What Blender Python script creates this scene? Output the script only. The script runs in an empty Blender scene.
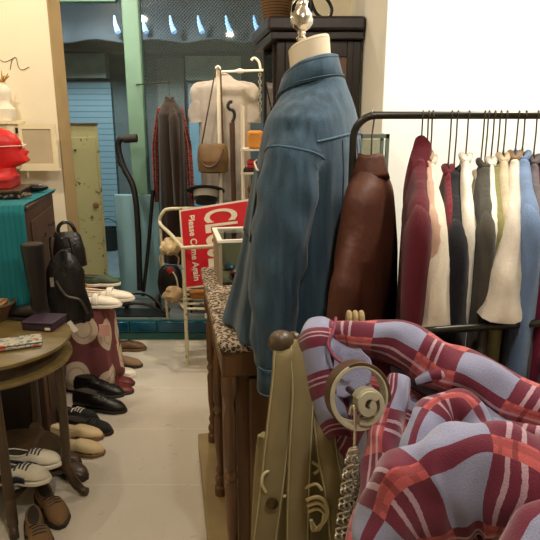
import bpy, math, random
from mathutils import Vector, Matrix, noise
random.seed(7)
PI = math.pi
C = bpy.context.scene.collection
R = math.radians

# ------------------------------------------------------------------ camera geometry
EYE, PITCH, F = 1.5, R(14.5), 560.0
FW = Vector((0, math.cos(PITCH), -math.sin(PITCH)))
UP = Vector((0, math.sin(PITCH), math.cos(PITCH)))
def ray(px, py):
    return Vector((1, 0, 0))*((px-270)/F) - UP*((py-270)/F) + FW
def P(px, py, Y):
    d = ray(px, py); t = Y/d.y
    return Vector((d.x*t, Y, EYE+d.z*t))
def PZ(px, py, z):
    d = ray(px, py); t = (z-EYE)/d.z
    return Vector((d.x*t, d.y*t, z))

# ------------------------------------------------------------------ mesh builder
class MB:
    def __init__(s): s.v = []; s.f = []; s.uv = []
    def face(s, idx, uv=None):
        s.f.append(idx); s.uv.append(uv or [(0, 0)]*len(idx))
    def box(s, c, d, rz=0, M=None):
        b = len(s.v); c = Vector(c)
        for k in range(8):
            p = Vector(((1 if k & 1 else -1)*d[0]/2, (1 if k & 2 else -1)*d[1]/2, (1 if k & 4 else -1)*d[2]/2))
            if M: p = M @ p
            elif rz: p = Matrix.Rotation(rz, 3, 'Z') @ p
            s.v.append(p+c)
        for q in ((0,2,3,1),(4,5,7,6),(0,1,5,4),(2,6,7,3),(0,4,6,2),(1,3,7,5)):
            u = [(0,0),(d[0],0),(d[0],d[2]),(0,d[2])]
            s.face([b+i for i in q], u)
        return s
    def span(s, a, b):
        a = Vector(a); b = Vector(b)
        return s.box((a+b)/2, [abs(x) for x in (b-a)])
    def prism(s, poly, z0, z1):
        b = len(s.v); n = len(poly)
        for z in (z0, z1):
            for p in poly: s.v.append(Vector((p[0], p[1], z)))
        s.face(list(range(b+n-1, b-1, -1))); s.face(list(range(b+n, b+2*n)))
        for i in range(n):
            j = (i+1) % n
            L = math.dist(poly[i], poly[j])
            s.face([b+i, b+j, b+n+j, b+n+i], [(0,z0),(L,z0),(L,z1),(0,z1)])
        return s
    def rings(s, rs, cap=True, closed=True, uvscale=1):
        """loft through rings of equal count"""
        b = len(s.v); n = len(rs[0]); m = len(rs)
        for r in rs:
            for p in r: s.v.append(Vector(p))
        us = [0]
        for k in range(1, m):
            us.append(us[-1]+sum((Vector(rs[k][i])-Vector(rs[k-1][i])).length for i in range(n))/n)
        per = max(sum((Vector(r[(i+1) % n])-Vector(r[i])).length for i in range(n)) for r in rs)
        last = n if closed else n-1
        for k in range(m-1):
            for i in range(last):
                j = (i+1) % n
                v0, v1 = per*i/n, per*(i+1)/n
                s.face([b+k*n+i, b+k*n+j, b+(k+1)*n+j, b+(k+1)*n+i],
                       [(us[k],v0),(us[k],v1),(us[k+1],v1),(us[k+1],v0)])
        if cap and closed:
            s.face(list(range(b+n-1, b-1, -1)))
            s.face([b+(m-1)*n+i for i in range(n)])
        return s
    def tube(s, pts, r, n=10, flat=1.0, up=None, cap=True, closed=False, wob=0):
        pts = [Vector(p) for p in pts]; m = len(pts)
        rs = r if isinstance(r, (list, tuple)) else [r]*m
        prev = Vector(up) if up else None
        out = []
        for i in range(m):
            if closed: t = pts[(i+1) % m]-pts[i-1]
            else: t = pts[min(i+1, m-1)]-pts[max(i-1, 0)]
            t.normalize()
            if prev is None:
                prev = Vector((0,0,1)) if abs(t.z) < .9 else Vector((1,0,0))
            a = prev-t*prev.dot(t)
            if a.length < 1e-5: a = t.orthogonal()
            a.normalize(); b2 = t.cross(a)
            if not up: prev = a
            ring = []
            for k in range(n):
                th = 2*PI*k/n
                rr = rs[i]
                if wob: rr *= 1+wob*math.sin(3*th+i*.9)+wob*.6*math.sin(5*th-i*.6)
                ring.append(pts[i]+a*math.cos(th)*rr*flat+b2*math.sin(th)*rr)
            out.append(ring)
        if closed: out.append(out[0])
        return s.rings(out, cap=cap and not closed)
    def lathe(s, prof, n=20, c=(0,0,0)):
        c = Vector(c)
        return s.rings([[c+Vector((r*math.cos(2*PI*k/n), r*math.sin(2*PI*k/n), z)) for k in range(n)] for r, z in prof])
    def ball(s, c, r, n=16):
        if not isinstance(r, (list, tuple)): r = (r, r, r)
        c = Vector(c); rs = []
        m = n//2+1
        for i in range(m):
            a = -PI/2+PI*(i+.02)/(m-1+.04)
            rs.append([c+Vector((r[0]*math.cos(a)*math.cos(2*PI*k/n), r[1]*math.cos(a)*math.sin(2*PI*k/n), r[2]*math.sin(a))) for k in range(n)])
        return s.rings(rs)
    def grid(s, fn, nu, nv, us=1, vs=1):
        b = len(s.v)
        for i in range(nu+1):
            for j in range(nv+1): s.v.append(Vector(fn(i/nu, j/nv)))
        for i in range(nu):
            for j in range(nv):
                q = [(i,j),(i+1,j),(i+1,j+1),(i,j+1)]
                s.face([b+a*(nv+1)+c for a, c in q], [(a/nu*us, c/nv*vs) for a, c in q])
        return s
    def build(s, name, m, parent=None, smooth=True, bevel=0, sub=0, solid=0, ang=38, xf=None):
        me = bpy.data.meshes.new(name)
        me.from_pydata([tuple(xf @ p if xf else p) for p in s.v], [], s.f)
        uv = me.uv_layers.new(name='UVMap')
        k = 0
        for u in s.uv:
            for q in u:
                uv.data[k].uv = q; k += 1
        me.validate()
        if smooth:
            me.polygons.foreach_set('use_smooth', [True]*len(me.polygons))
            me.set_sharp_from_angle(angle=R(ang))
        me.materials.append(m)
        o = bpy.data.objects.new(name, me); C.objects.link(o)
        if parent: o.parent = parent
        if solid:
            d = o.modifiers.new('solid', 'SOLIDIFY'); d.thickness = solid; d.offset = 0
        if bevel:
            d = o.modifiers.new('bevel', 'BEVEL'); d.width = bevel; d.segments = 2; d.limit_method = 'ANGLE'
        if sub:
            d = o.modifiers.new('sub', 'SUBSURF'); d.levels = sub; d.render_levels = sub
        return o

def remesh(o, vox=.008, it=10):
    """weld overlapping closed shells of one garment body into one smooth surface"""
    d = o.modifiers.new('weld', 'REMESH'); d.mode = 'VOXEL'; d.voxel_size = vox; d.use_smooth_shade = True
    q = o.modifiers.new('smooth', 'SMOOTH'); q.factor = .5; q.iterations = it
    return o
def smooth_path(pts, k=6):
    pts = [Vector(p) for p in pts]; out = []
    n = len(pts)
    for i in range(n-1):
        p0, p1, p2, p3 = pts[max(i-1,0)], pts[i], pts[i+1], pts[min(i+2,n-1)]
        for j in range(k):
            t = j/k
            out.append(.5*((2*p1)+(p2-p0)*t+(2*p0-5*p1+4*p2-p3)*t*t+(3*p1-p0-3*p2+p3)*t**3))
    out.append(pts[-1])
    return out
def lerp(a, b, t): return a+(b-a)*t
def interp(tab, t):
    for (t0, *a), (t1, *b) in zip(tab, tab[1:]):
        if t <= t1:
            k = (t-t0)/(t1-t0) if t1 > t0 else 0
            k = k*k*(3-2*k)*.5+k*.5
            return [lerp(x, y, k) for x, y in zip(a, b)]
    return list(tab[-1][1:])

# ------------------------------------------------------------------ tagging
def tag(o, label=None, cat=None, group=None, kind=None):
    if label: o['label'] = label
    if cat: o['category'] = cat
    if group: o['group'] = group
    if kind: o['kind'] = kind
    return o
def thing(name, label, cat, loc=(0,0,0), rz=0, group=None):
    o = bpy.data.objects.new(name, None); C.objects.link(o)
    o.location = loc; o.rotation_euler = (0, 0, rz); o.empty_display_size = .05
    return tag(o, label, cat, group)
def struct(o, label=None): return tag(o, label, kind='structure')

# ------------------------------------------------------------------ materials
def lin(c):
    f = lambda x: x/12.92 if x <= .04045 else ((x+.055)/1.055)**2.4
    return tuple(f(x/255) for x in c)+(1,)
def nt(name):
    m = bpy.data.materials.new(name); m.use_nodes = True
    N = m.node_tree.nodes; L = m.node_tree.links
    return m, N, L, N['Principled BSDF']
def mat(name, c, rough=.7, metal=0, var=.12, scale=6, bump=0, bscale=None, spec=.5, sheen=0, c2=None, stretch=(1,1,1)):
    m, N, L, B = nt(name)
    B.inputs['Roughness'].default_value = rough; B.inputs['Metallic'].default_value = metal
    B.inputs['Specular IOR Level'].default_value = spec
    if sheen: B.inputs['Sheen Weight'].default_value = sheen
    tc = N.new('ShaderNodeTexCoord'); mp = N.new('ShaderNodeMapping'); mp.inputs['Scale'].default_value = stretch
    L.new(tc.outputs['Object'], mp.inputs['Vector'])
    nz = N.new('ShaderNodeTexNoise'); nz.inputs['Scale'].default_value = scale; nz.inputs['Detail'].default_value = 6
    L.new(mp.outputs['Vector'], nz.inputs['Vector'])
    rp = N.new('ShaderNodeValToRGB'); a = lin(c)
    lo = lin(c2) if c2 else tuple(x*(1-var*1.6) for x in a[:3])+(1,)
    hi = a if c2 else tuple(min(1, x*(1+var)) for x in a[:3])+(1,)
    rp.color_ramp.elements[0].color = lo; rp.color_ramp.elements[1].color = hi
    rp.color_ramp.elements[0].position = .3; rp.color_ramp.elements[1].position = .7
    L.new(nz.outputs['Fac'], rp.inputs['Fac']); L.new(rp.outputs['Color'], B.inputs['Base Color'])
    if bump:
        n2 = N.new('ShaderNodeTexNoise'); n2.inputs['Scale'].default_value = bscale or scale*8; n2.inputs['Detail'].default_value = 4
        L.new(mp.outputs['Vector'], n2.inputs['Vector'])
        bp = N.new('ShaderNodeBump'); bp.inputs['Strength'].default_value = bump; bp.inputs['Distance'].default_value = .01
        L.new(n2.outputs['Fac'], bp.inputs['Height']); L.new(bp.outputs['Normal'], B.inputs['Normal'])
    return m
def wood(name, c, c2, rough=.45, scale=3, stretch=(8,8,.8)):
    return mat(name, c, rough, c2=c2, scale=scale, stretch=stretch, bump=.08, bscale=20)
def cloth(name, c, var=.15, bump=.25): return mat(name, c, .9, var=var, scale=9, bump=bump, bscale=260, spec=.15, sheen=.15)
def glass(name, tint=(235,245,242), refl=1.0, rough=.03):
    m, N, L, B = nt(name)
    N.remove(B); out = N['Material Output']
    t = N.new('ShaderNodeBsdfTransparent'); t.inputs['Color'].default_value = lin(tint)
    g = N.new('ShaderNodeBsdfGlossy'); g.inputs['Roughness'].default_value = rough
    fr = N.new('ShaderNodeFresnel'); fr.inputs['IOR'].default_value = 1.45
    mu = N.new('ShaderNodeMath'); mu.operation = 'MULTIPLY'; mu.inputs[1].default_value = refl
    L.new(fr.outputs[0], mu.inputs[0])
    mx = N.new('ShaderNodeMixShader'); L.new(mu.outputs[0], mx.inputs[0]); L.new(t.outputs[0], mx.inputs[1]); L.new(g.outputs[0], mx.inputs[2])
    L.new(mx.outputs[0], out.inputs['Surface'])
    return m
def emit(name, c, s):
    m, N, L, B = nt(name)
    B.inputs['Base Color'].default_value = lin(c); B.inputs['Emission Color'].default_value = lin(c); B.inputs['Emission Strength'].default_value = s
    return m
class NG:
    """tiny math-node helper"""
    def __init__(s, N, L): s.N = N; s.L = L
    def m(s, op, a, b=None, c=None):
        n = s.N.new('ShaderNodeMath'); n.operation = op
        for i, x in enumerate((a, b, c)):
            if x is None: continue
            if isinstance(x, (int, float)): n.inputs[i].default_value = x
            else: s.L.new(x, n.inputs[i])
        return n.outputs[0]
    def mix(s, f, a, b):
        n = s.N.new('ShaderNodeMix'); n.data_type = 'RGBA'
        s.L.new(f, n.inputs[0]) if not isinstance(f, (int, float)) else None
        if isinstance(f, (int, float)): n.inputs[0].default_value = f
        for x, k in ((a, 6), (b, 7)):
            if isinstance(x, tuple): n.inputs[k].default_value = x
            else: s.L.new(x, n.inputs[k])
        return n.outputs[2]
    def band(s, x, lo, hi): return s.m('MULTIPLY', s.m('GREATER_THAN', x, lo), s.m('LESS_THAN', x, hi))

def plaid(name, per, ground, band, cross, light, dark, off=(0,0), rough=.95):
    m, N, L, B = nt(name); g = NG(N, L)
    B.inputs['Roughness'].default_value = rough; B.inputs['Specular IOR Level'].default_value = .1; B.inputs['Sheen Weight'].default_value = .3
    uv = N.new('ShaderNodeUVMap'); uv.uv_map = 'UVMap'
    nz = N.new('ShaderNodeTexNoise'); nz.inputs['Scale'].default_value = 140; nz.inputs['Detail'].default_value = 2
    L.new(uv.outputs[0], nz.inputs['Vector'])
    sp = N.new('ShaderNodeSeparateXYZ'); L.new(uv.outputs[0], sp.inputs[0])
    ws = g.m('MULTIPLY', g.m('SUBTRACT', nz.outputs['Fac'], .5), .014)
    def coord(o, k):
        return g.m('WRAP', g.m('ADD', g.m('ADD', g.m('DIVIDE', o, per), k), ws), 1, 0)
    u, v = coord(sp.outputs[0], off[0]), coord(sp.outputs[1], off[1])
    bu, bv = g.m('GREATER_THAN', u, .51), g.m('GREATER_THAN', v, .51)
    def two(x): return g.m('MAXIMUM', g.band(x, .62, .655), g.band(x, .72, .755))
    def drk(x): return g.m('MAXIMUM', g.band(x, .55, .59), g.band(x, .83, .91))
    G = lin(ground); Bd = lin(band); Cr = lin(cross); Li = lin(light); Dk = lin(dark)
    anyb = g.m('MAXIMUM', bu, bv); both = g.m('MULTIPLY', bu, bv)
    c = g.mix(anyb, G, Bd)
    c = g.mix(g.m('MULTIPLY', g.m('MAXIMUM', g.m('MULTIPLY', two(u), bu), g.m('MULTIPLY', two(v), bv)), .72), c, Li)
    c2 = g.mix(g.m('MULTIPLY', g.m('MAXIMUM', drk(u), drk(v)), .38), Cr, Dk)
    c2 = g.mix(g.m('MULTIPLY', two(v), .75), c2, Li)
    c2 = g.mix(g.m('MULTIPLY', g.band(u, .67, .705), .6), c2, Dk)
    c = g.mix(both, c, c2)
    # fleece mottling
    n3 = N.new('ShaderNodeTexNoise'); n3.inputs['Scale'].default_value = 420; n3.inputs['Detail'].default_value = 3
    L.new(uv.outputs[0], n3.inputs['Vector'])
    hs = N.new('ShaderNodeHueSaturation'); L.new(c, hs.inputs['Color'])
    L.new(g.m('ADD', g.m('MULTIPLY', n3.outputs['Fac'], .7), .65), hs.inputs['Value'])
    L.new(hs.outputs[0], B.inputs['Base Color'])
    bp = N.new('ShaderNodeBump'); bp.inputs['Strength'].default_value = .35; bp.inputs['Distance'].default_value = .004
    L.new(n3.outputs['Fac'], bp.inputs['Height']); L.new(bp.outputs[0], B.inputs['Normal'])
    return m

def spots(name, base, dark, mid, scale):
    m, N, L, B = nt(name); g = NG(N, L)
    B.inputs['Roughness'].default_value = .8
    tc = N.new('ShaderNodeTexCoord')
    nz = N.new('ShaderNodeTexNoise'); nz.inputs['Scale'].default_value = scale*1.3; L.new(tc.outputs['Object'], nz.inputs['Vector'])
    mx = N.new('ShaderNodeVectorMath'); mx.operation = 'MULTIPLY_ADD'
    L.new(nz.outputs['Color'], mx.inputs[0]); mx.inputs[1].default_value = (.02,)*3; L.new(tc.outputs['Object'], mx.inputs[2])
    vo = N.new('ShaderNodeTexVoronoi'); vo.inputs['Scale'].default_value = scale; L.new(mx.outputs[0], vo.inputs['Vector'])
    d = vo.outputs['Distance']
    c = g.mix(g.m('LESS_THAN', d, .52), lin(base), lin(dark))
    c = g.mix(g.m('LESS_THAN', d, .22), c, lin(mid))
    L.new(c, B.inputs['Base Color'])
    return m
def dots(name, base, dot, ring, scale):
    m, N, L, B = nt(name); g = NG(N, L)
    B.inputs['Roughness'].default_value = .85
    uv = N.new('ShaderNodeUVMap'); uv.uv_map = 'UVMap'
    vo = N.new('ShaderNodeTexVoronoi'); vo.inputs['Scale'].default_value = scale; vo.inputs['Randomness'].default_value = .55; vo.voronoi_dimensions = '2D'
    L.new(uv.outputs[0], vo.inputs['Vector']); d = vo.outputs['Distance']
    c = g.mix(g.m('LESS_THAN', d, .40), lin(base), lin(dot))
    c = g.mix(g.band(d, .22, .27), c, lin(ring))
    L.new(c, B.inputs['Base Color'])
    return m
def stripes(name, c, c2, step, axis=2, line=.12, rough=.5):
    m, N, L, B = nt(name); g = NG(N, L)
    B.inputs['Roughness'].default_value = rough
    tc = N.new('ShaderNodeTexCoord'); sp = N.new('ShaderNodeSeparateXYZ'); L.new(tc.outputs['Object'], sp.inputs[0])
    f = g.m('FRACT', g.m('DIVIDE', sp.outputs[axis], step))
    L.new(g.mix(g.m('LESS_THAN', f, line), lin(c), lin(c2)), B.inputs['Base Color'])
    bp = N.new('ShaderNodeBump'); bp.inputs['Strength'].default_value = .5; bp.inputs['Distance'].default_value = .01
    L.new(f, bp.inputs['Height']); L.new(bp.outputs[0], B.inputs['Normal'])
    return m
def peeling(name, c, under, scale=14, thr=.6, rough=.5):
    m, N, L, B = nt(name); g = NG(N, L)
    B.inputs['Roughness'].default_value = rough
    tc = N.new('ShaderNodeTexCoord')
    nz = N.new('ShaderNodeTexNoise'); nz.inputs['Scale'].default_value = scale; nz.inputs['Detail'].default_value = 8; nz.inputs['Roughness'].default_value = .7
    L.new(tc.outputs['Object'], nz.inputs['Vector'])
    n2 = N.new('ShaderNodeTexNoise'); n2.inputs['Scale'].default_value = 3; L.new(tc.outputs['Object'], n2.inputs['Vector'])
    base = g.mix(g.m('MULTIPLY', n2.outputs['Fac'], .6), lin(c), tuple(x*.6 for x in lin(c)[:3])+(1,))
    L.new(g.mix(g.m('GREATER_THAN', nz.outputs['Fac'], thr), base, lin(under)), B.inputs['Base Color'])
    return m
# ------------------------------------------------------------------ palette
M = {}
M['wall_cream'] = mat('wall_cream', (234,224,200), .9, var=.03, scale=2, bump=.05, bscale=30)
M['wall_white'] = mat('wall_white', (244,243,236), .9, var=.015, scale=2, bump=.06, bscale=18)
M['mint'] = mat('mint_paint', (112,148,130), .5, var=.08, scale=2)
M['dark_wood'] = wood('dark_wood', (44,31,27), (24,17,15), .35)
M['brown_wood'] = wood('brown_wood', (122,86,50), (84,56,32), .4)
M['walnut'] = wood('walnut', (84,56,40), (56,36,26), .5)
M['olive_wood'] = wood('olive_wood', (118,100,58), (92,76,42), .35, stretch=(2,8,8))
M['leg_wood'] = wood('leg_wood', (78,60,38), (48,36,23), .4)
M['black'] = mat('black_metal', (18,18,20), .4, var=.2)
M['rail'] = mat('rail_metal', (58,56,50), .35, metal=.7, var=.15)
M['chrome'] = mat('chrome', (215,210,200), .18, metal=1, var=.05)
M['steel'] = mat('hook_steel', (96,92,86), .35, metal=.9, var=.1)
M['cream_paint'] = peeling('cream_metal_paint', (226,214,182), (110,84,56), 22, .6)
M['black_leather'] = mat('black_leather', (20,17,16), .35, var=.3, bump=.3, bscale=60)
M['rubber'] = mat('rubber_sole', (40,34,28), .7, var=.2)
M['tan_sole'] = mat('tan_sole', (120,92,60), .6, var=.2)
M['white_sole'] = mat('white_sole', (226,218,200), .6, var=.06)
M['lining'] = mat('dark_lining', (52,42,34), .9, var=.2)
M['pale_lining'] = mat('pale_lining', (196,176,146), .9, var=.1)
M['glass'] = glass('window_glass', refl=.55)
M['show_glass'] = glass('showcase_glass', (232,240,235))

# ------------------------------------------------------------------ the setting
m, N, L, B = nt('floor_paint'); g = NG(N, L)
tc = N.new('ShaderNodeTexCoord'); sp = N.new('ShaderNodeSeparateXYZ'); L.new(tc.outputs['Object'], sp.inputs[0])
n1 = N.new('ShaderNodeTexNoise'); n1.inputs['Scale'].default_value = 2.2; n1.inputs['Detail'].default_value = 8; L.new(tc.outputs['Object'], n1.inputs['Vector'])
n2 = N.new('ShaderNodeTexNoise'); n2.inputs['Scale'].default_value = 16; n2.inputs['Detail'].default_value = 8; n2.inputs['Roughness'].default_value = .75; L.new(tc.outputs['Object'], n2.inputs['Vector'])
c = g.mix(n1.outputs['Fac'], lin((184,175,161)), lin((210,201,186)))
c = g.mix(g.m('MULTIPLY', g.m('GREATER_THAN', n2.outputs['Fac'], .62), .3), c, lin((120,104,84)))
def seam(o, step, off): return g.m('LESS_THAN', g.m('FRACT', g.m('DIVIDE', g.m('ADD', o, off), step)), .02)
c = g.mix(g.m('MULTIPLY', g.m('MAXIMUM', seam(sp.outputs[1], .46, .2), seam(sp.outputs[0], .92, .12)), .22), c, lin((232,222,204)))
L.new(c, B.inputs['Base Color']); B.inputs['Roughness'].default_value = .75; B.inputs['Specular IOR Level'].default_value = .25
bp = N.new('ShaderNodeBump'); bp.inputs['Strength'].default_value = .15; bp.inputs['Distance'].default_value = .01; L.new(n2.outputs['Fac'], bp.inputs['Height']); L.new(bp.outputs[0], B.inputs['Normal'])
M['floor'] = m
struct(MB().span((-1.9,-1.5,-.1), (2.0,4.45,0)).build('floor', M['floor'], smooth=False))
struct(MB().span((-1.9,-1.5,2.7), (2.0,4.45,2.8)).build('ceiling', M['wall_cream'], smooth=False))
struct(MB().span((-2.0,-1.5,0), (-1.9,4.45,2.7)).build('wall_left', M['wall_cream'], smooth=False))
struct(MB().span((2.0,-1.5,0), (2.1,4.45,2.7)).build('wall_right', M['wall_white'], smooth=False))
struct(MB().span((-2.0,-1.6,0), (2.1,-1.5,2.7)).build('wall_back', M['wall_cream'], smooth=False))
struct(MB().span((-1.9,3.4,0), (-1.245,3.58,2.7)).build('wall_partition', M['wall_cream'], smooth=False, bevel=.004))
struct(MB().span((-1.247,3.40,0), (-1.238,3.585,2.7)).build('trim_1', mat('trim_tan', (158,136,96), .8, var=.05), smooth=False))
struct(MB().span((.425,2.2,0), (2.0,4.45,2.7)).build('wall_front', M['wall_white'], smooth=False, bevel=.004))
struct(MB().span((0.0,3.17,0), (.425,4.45,2.7)).build('wall_niche', M['wall_cream'], smooth=False))
# raised front step with its blue glass blocks
M['step_green'] = mat('step_green', (34,92,84), .5, var=.15)
M['step_grey'] = mat('step_grey', (112,116,116), .6, var=.12, scale=4)
M['blue_block'] = mat('blue_glass_block', (20,84,112), .12, var=.3, scale=12)
st = MB().span((-1.24,3.82,0), (.46,4.45,.14)).build('floor_step', M['step_grey'], smooth=False); struct(st)
MB().span((-1.24,3.79,0), (.46,3.825,.055)).build('riser_board', M['step_green'], st, smooth=False, bevel=.004)
MB().span((-1.24,3.795,.055), (.46,3.825,.145)).build('riser_backing', M['step_green'], st, smooth=False)
for i in range(6):
    x = -1.2+i*.2
    MB().span((x,3.775,.06), (x+.19,3.80,.14)).build('glass_block', M['blue_block'], st, bevel=.008)

# shop window with mint frame
w = thing('window_1', None, None, (-.9,4.42,.14)); struct(w); off = w.location
def wf(name, a, b, m, **k):
    o = MB().span(Vector(a)-off, Vector(b)-off).build(name, m, w, smooth=False, **k); return o
wf('frame', (-1.72,4.36,.14), (-1.62,4.46,2.7), M['mint'], bevel=.006)
wf('frame', (-1.62,4.37,2.36), (-1.11,4.45,2.46), M['mint'], bevel=.006)
wf('frame', (-1.62,4.37,.14), (-1.065,4.45,.3), M['mint'], bevel=.006)
wf('mullion', (-1.065,4.35,.14), (-.945,4.47,2.7), M['mint'], bevel=.01)
wf('frame', (-.945,4.37,.14), (.46,4.45,.28), M['mint'], bevel=.006)
wf('frame', (-.945,4.37,2.6), (.46,4.45,2.7), M['mint'], bevel=.006)
wf('pane', (-1.62,4.405,.28), (-1.065,4.413,2.38), M['glass'])
wf('pane', (-1.62,4.405,2.46), (-1.11,4.413,2.7), M['glass'])
# wired glass
m, N, L, B = nt('wired_glass'); g = NG(N, L); N.remove(B); out = N['Material Output']
tc = N.new('ShaderNodeTexCoord'); sp = N.new('ShaderNodeSeparateXYZ'); L.new(tc.outputs['Object'], sp.inputs[0])
a_ = g.m('LESS_THAN', g.m('FRACT', g.m('DIVIDE', g.m('ADD', sp.outputs[0], sp.outputs[2]), .024)), .10)
b_ = g.m('LESS_THAN', g.m('FRACT', g.m('DIVIDE', g.m('SUBTRACT', sp.outputs[0], sp.outputs[2]), .024)), .10)
t = N.new('ShaderNodeBsdfTransparent'); t.inputs['Color'].default_value = lin((232,242,240))
gl = N.new('ShaderNodeBsdfGlossy'); gl.inputs['Roughness'].default_value = .03
fr = N.new('ShaderNodeFresnel'); fr.inputs['IOR'].default_value = 1.5
mx = N.new('ShaderNodeMixShader'); L.new(g.m('MULTIPLY', fr.outputs[0], .55), mx.inputs[0]); L.new(t.outputs[0], mx.inputs[1]); L.new(gl.outputs[0], mx.inputs[2])
wi = N.new('ShaderNodeBsdfDiffuse'); wi.inputs['Color'].default_value = lin((120,130,132))
m2 = N.new('ShaderNodeMixShader'); L.new(g.m('MULTIPLY', g.m('MAXIMUM', a_, b_), .6), m2.inputs[0]); L.new(mx.outputs[0], m2.inputs[1]); L.new(wi.outputs[0], m2.inputs[2])
L.new(m2.outputs[0], out.inputs['Surface'])
wf('pane', (-.945,4.405,.28), (.46,4.413,2.6), m)
wf('lit_ground_panel', (-1.205,4.33,.14), (-.86,4.372,.98), mat('blue_panel', (140,182,198), .35, var=.1, scale=2), bevel=.006)  # added panel; pale blue stands for street-lit ground beyond the glass

# street and the building opposite
struct(MB().span((-7,4.45,-.12), (5,9.2,-.02)).build('pavement', mat('pavement_grey', (96,104,108), .8, var=.15), smooth=False))
bl = thing('building', 'shuttered shop front across the dark street outside the window', 'building', (-1.5,7.4,-.02)); off = bl.location
def bp_(name, mb, m, **k): return mb.build(name, m, bl, xf=Matrix.Translation(-off), **k)
bp_('wall', MB().span((-7,7.4,-.02), (5,7.6,5)), mat('facade_dark', (76,82,82), .9, var=.12), smooth=False)
bp_('shutter', MB().span((-3.3,7.30,-.02), (-1.98,7.38,2.02)), stripes('blue_shutter', (112,132,142), (62,82,92), .07), smooth=False)
bp_('shutter_box', MB().span((-2.75,7.2,2.06), (-2.0,7.39,2.34)), mat('shutter_box_grey', (150,152,146), .7), smooth=False)
bp_('shop_fascia', MB().span((-3.4,7.1,2.36), (2.2,7.39,2.75)), mat('fascia_brown', (78,76,70), .7), smooth=False)
bp_('doorway', MB().span((-1.02,7.32,-.02), (-.42,7.38,2.0)), mat('street_door_blue', (120,150,164), .5), smooth=False)
bp_('door_frame', MB().span((-1.4,7.31,-.02), (-1.07,7.385,2.3)), mat('street_frame_grey', (92,92,84), .6), smooth=False)
bp_('signboard', MB().span((-1.04,7.28,2.04), (-.36,7.38,2.32)), mat('signboard_grey', (150,156,144), .6), smooth=False)
aw = MB()
rs = []
n = 60
aw.grid(lambda u, v: (-3.4+u*5.6, 6.35+v*.9-.05*abs(math.sin(u*PI*9)), 2.36+v*.75-.015*math.cos(u*PI*18)), 90, 3)
bp_('awning', aw, mat('awning_navy', (42,46,52), .8), solid=.02)
for i in range(6):
    x = -1.62+i*.29
    mb = MB().tube([(x,6.30,2.60),(x+.015,6.26,2.52),(x+.05,6.22,2.43)], [.010,.02,.03], 8)
    bp_('awning_lamp', mb, emit('awning_lamp_glow', (150,190,255), 1.1))
bk = thing('bucket', 'small dark bucket standing outside by the blue shutter', 'bucket', (-2.02,6.9,-.02))
MB().lathe([(.11,0),(.14,.28),(.13,.28),(.10,.02)], 16).build('bucket_body', M['black'], bk)
MB().tube([(-.13,0,.28),(-.09,0,.36),(0,0,.4),(.09,0,.36),(.13,0,.28)], .006, 6).build('handle', M['black'], bk)

# ------------------------------------------------------------------ green locker and hand truck at the window
lk = thing('locker', 'narrow green metal locker with worn paint inside the shop window', 'locker', (-1.41,4.16,.14), R(17))
gm = peeling('locker_green', (166,166,124), (88,72,46), 16, .61)
MB().span((-.2,-.14,0), (.16,.14,1.36)).build('body', gm, lk, smooth=False, bevel=.006)
MB().span((-.205,-.15,1.36), (.165,.145,1.375)).build('top_cap', M['leg_wood'], lk, smooth=False, bevel=.003)
d = MB().span((-.18,-.155,.04), (.14,-.141,1.28)).build('door', gm, lk, smooth=False, bevel=.004)
MB().lathe([(.022,0),(.022,.01),(.012,.014)], 16).build('lock', M['tan_sole'], d, xf=Matrix.Translation((.11,-.156,.8)) @ Matrix.Rotation(PI/2, 4, 'X'))
MB().lathe([(.008,0),(.008,.01)], 10).build('screw', M['black'], d, xf=Matrix.Translation((.0,-.156,1.19)) @ Matrix.Rotation(PI/2, 4, 'X'))

ht = thing('hand_truck', 'black folding hand truck leaning against the mint window frame', 'hand truck', P(142,302,4.08)); o = ht.location.copy(); o.z = .14; ht.location = o
def W(*a): return [P(x, y, Y)-o for x, y, Y in a]
MB().tube(smooth_path(W((140,290,4.1),(138,230,4.12),(134,190,4.15),(124,168,4.17),(119,152,4.18),(119,141,4.18),(127,138,4.18),(136,138,4.18))), .022, 10).build('frame', M['black'], ht)
MB().tube(W((124,139,4.18),(137,138,4.18)), .03, 10).build('grip', M['rubber'], ht)
MB().tube(smooth_path(W((153,190,4.2),(148,250,4.15),(143,296,4.1))), .014, 10).build('frame', M['black'], ht)
MB().tube(W((119,160,4.17),(122,166,4.17)), .02, 8).build('latch', M['black'], ht)
cx = 0
MB().tube(smooth_path([(-.2,-.12,.012),(-.17,-.1,.07),(-.08,-.06,.13),(.04,-.04,.13),(.13,-.06,.07),(.18,-.1,.012)]), .012, 8).build('foot_loop', M['black'], ht)
MB().tube(smooth_path([(-.26,-.2,.012),(-.2,-.2,.05),(-.06,-.2,.1),(.06,-.2,.1),(.18,-.2,.05),(.24,-.2,.012)]), .011, 8).build('foot_loop', M['black'], ht)
MB().span((-.24,-.2,.0), (.22,-.02,.012)).build('toe_plate', M['black'], ht, bevel=.003)
for s in (-1, 1):
    MB().tube([(s*.12-.012,.02,.055),(s*.12+.012,.02,.055)], .055, 18).build('wheel', M['rubber'], ht)

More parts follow.
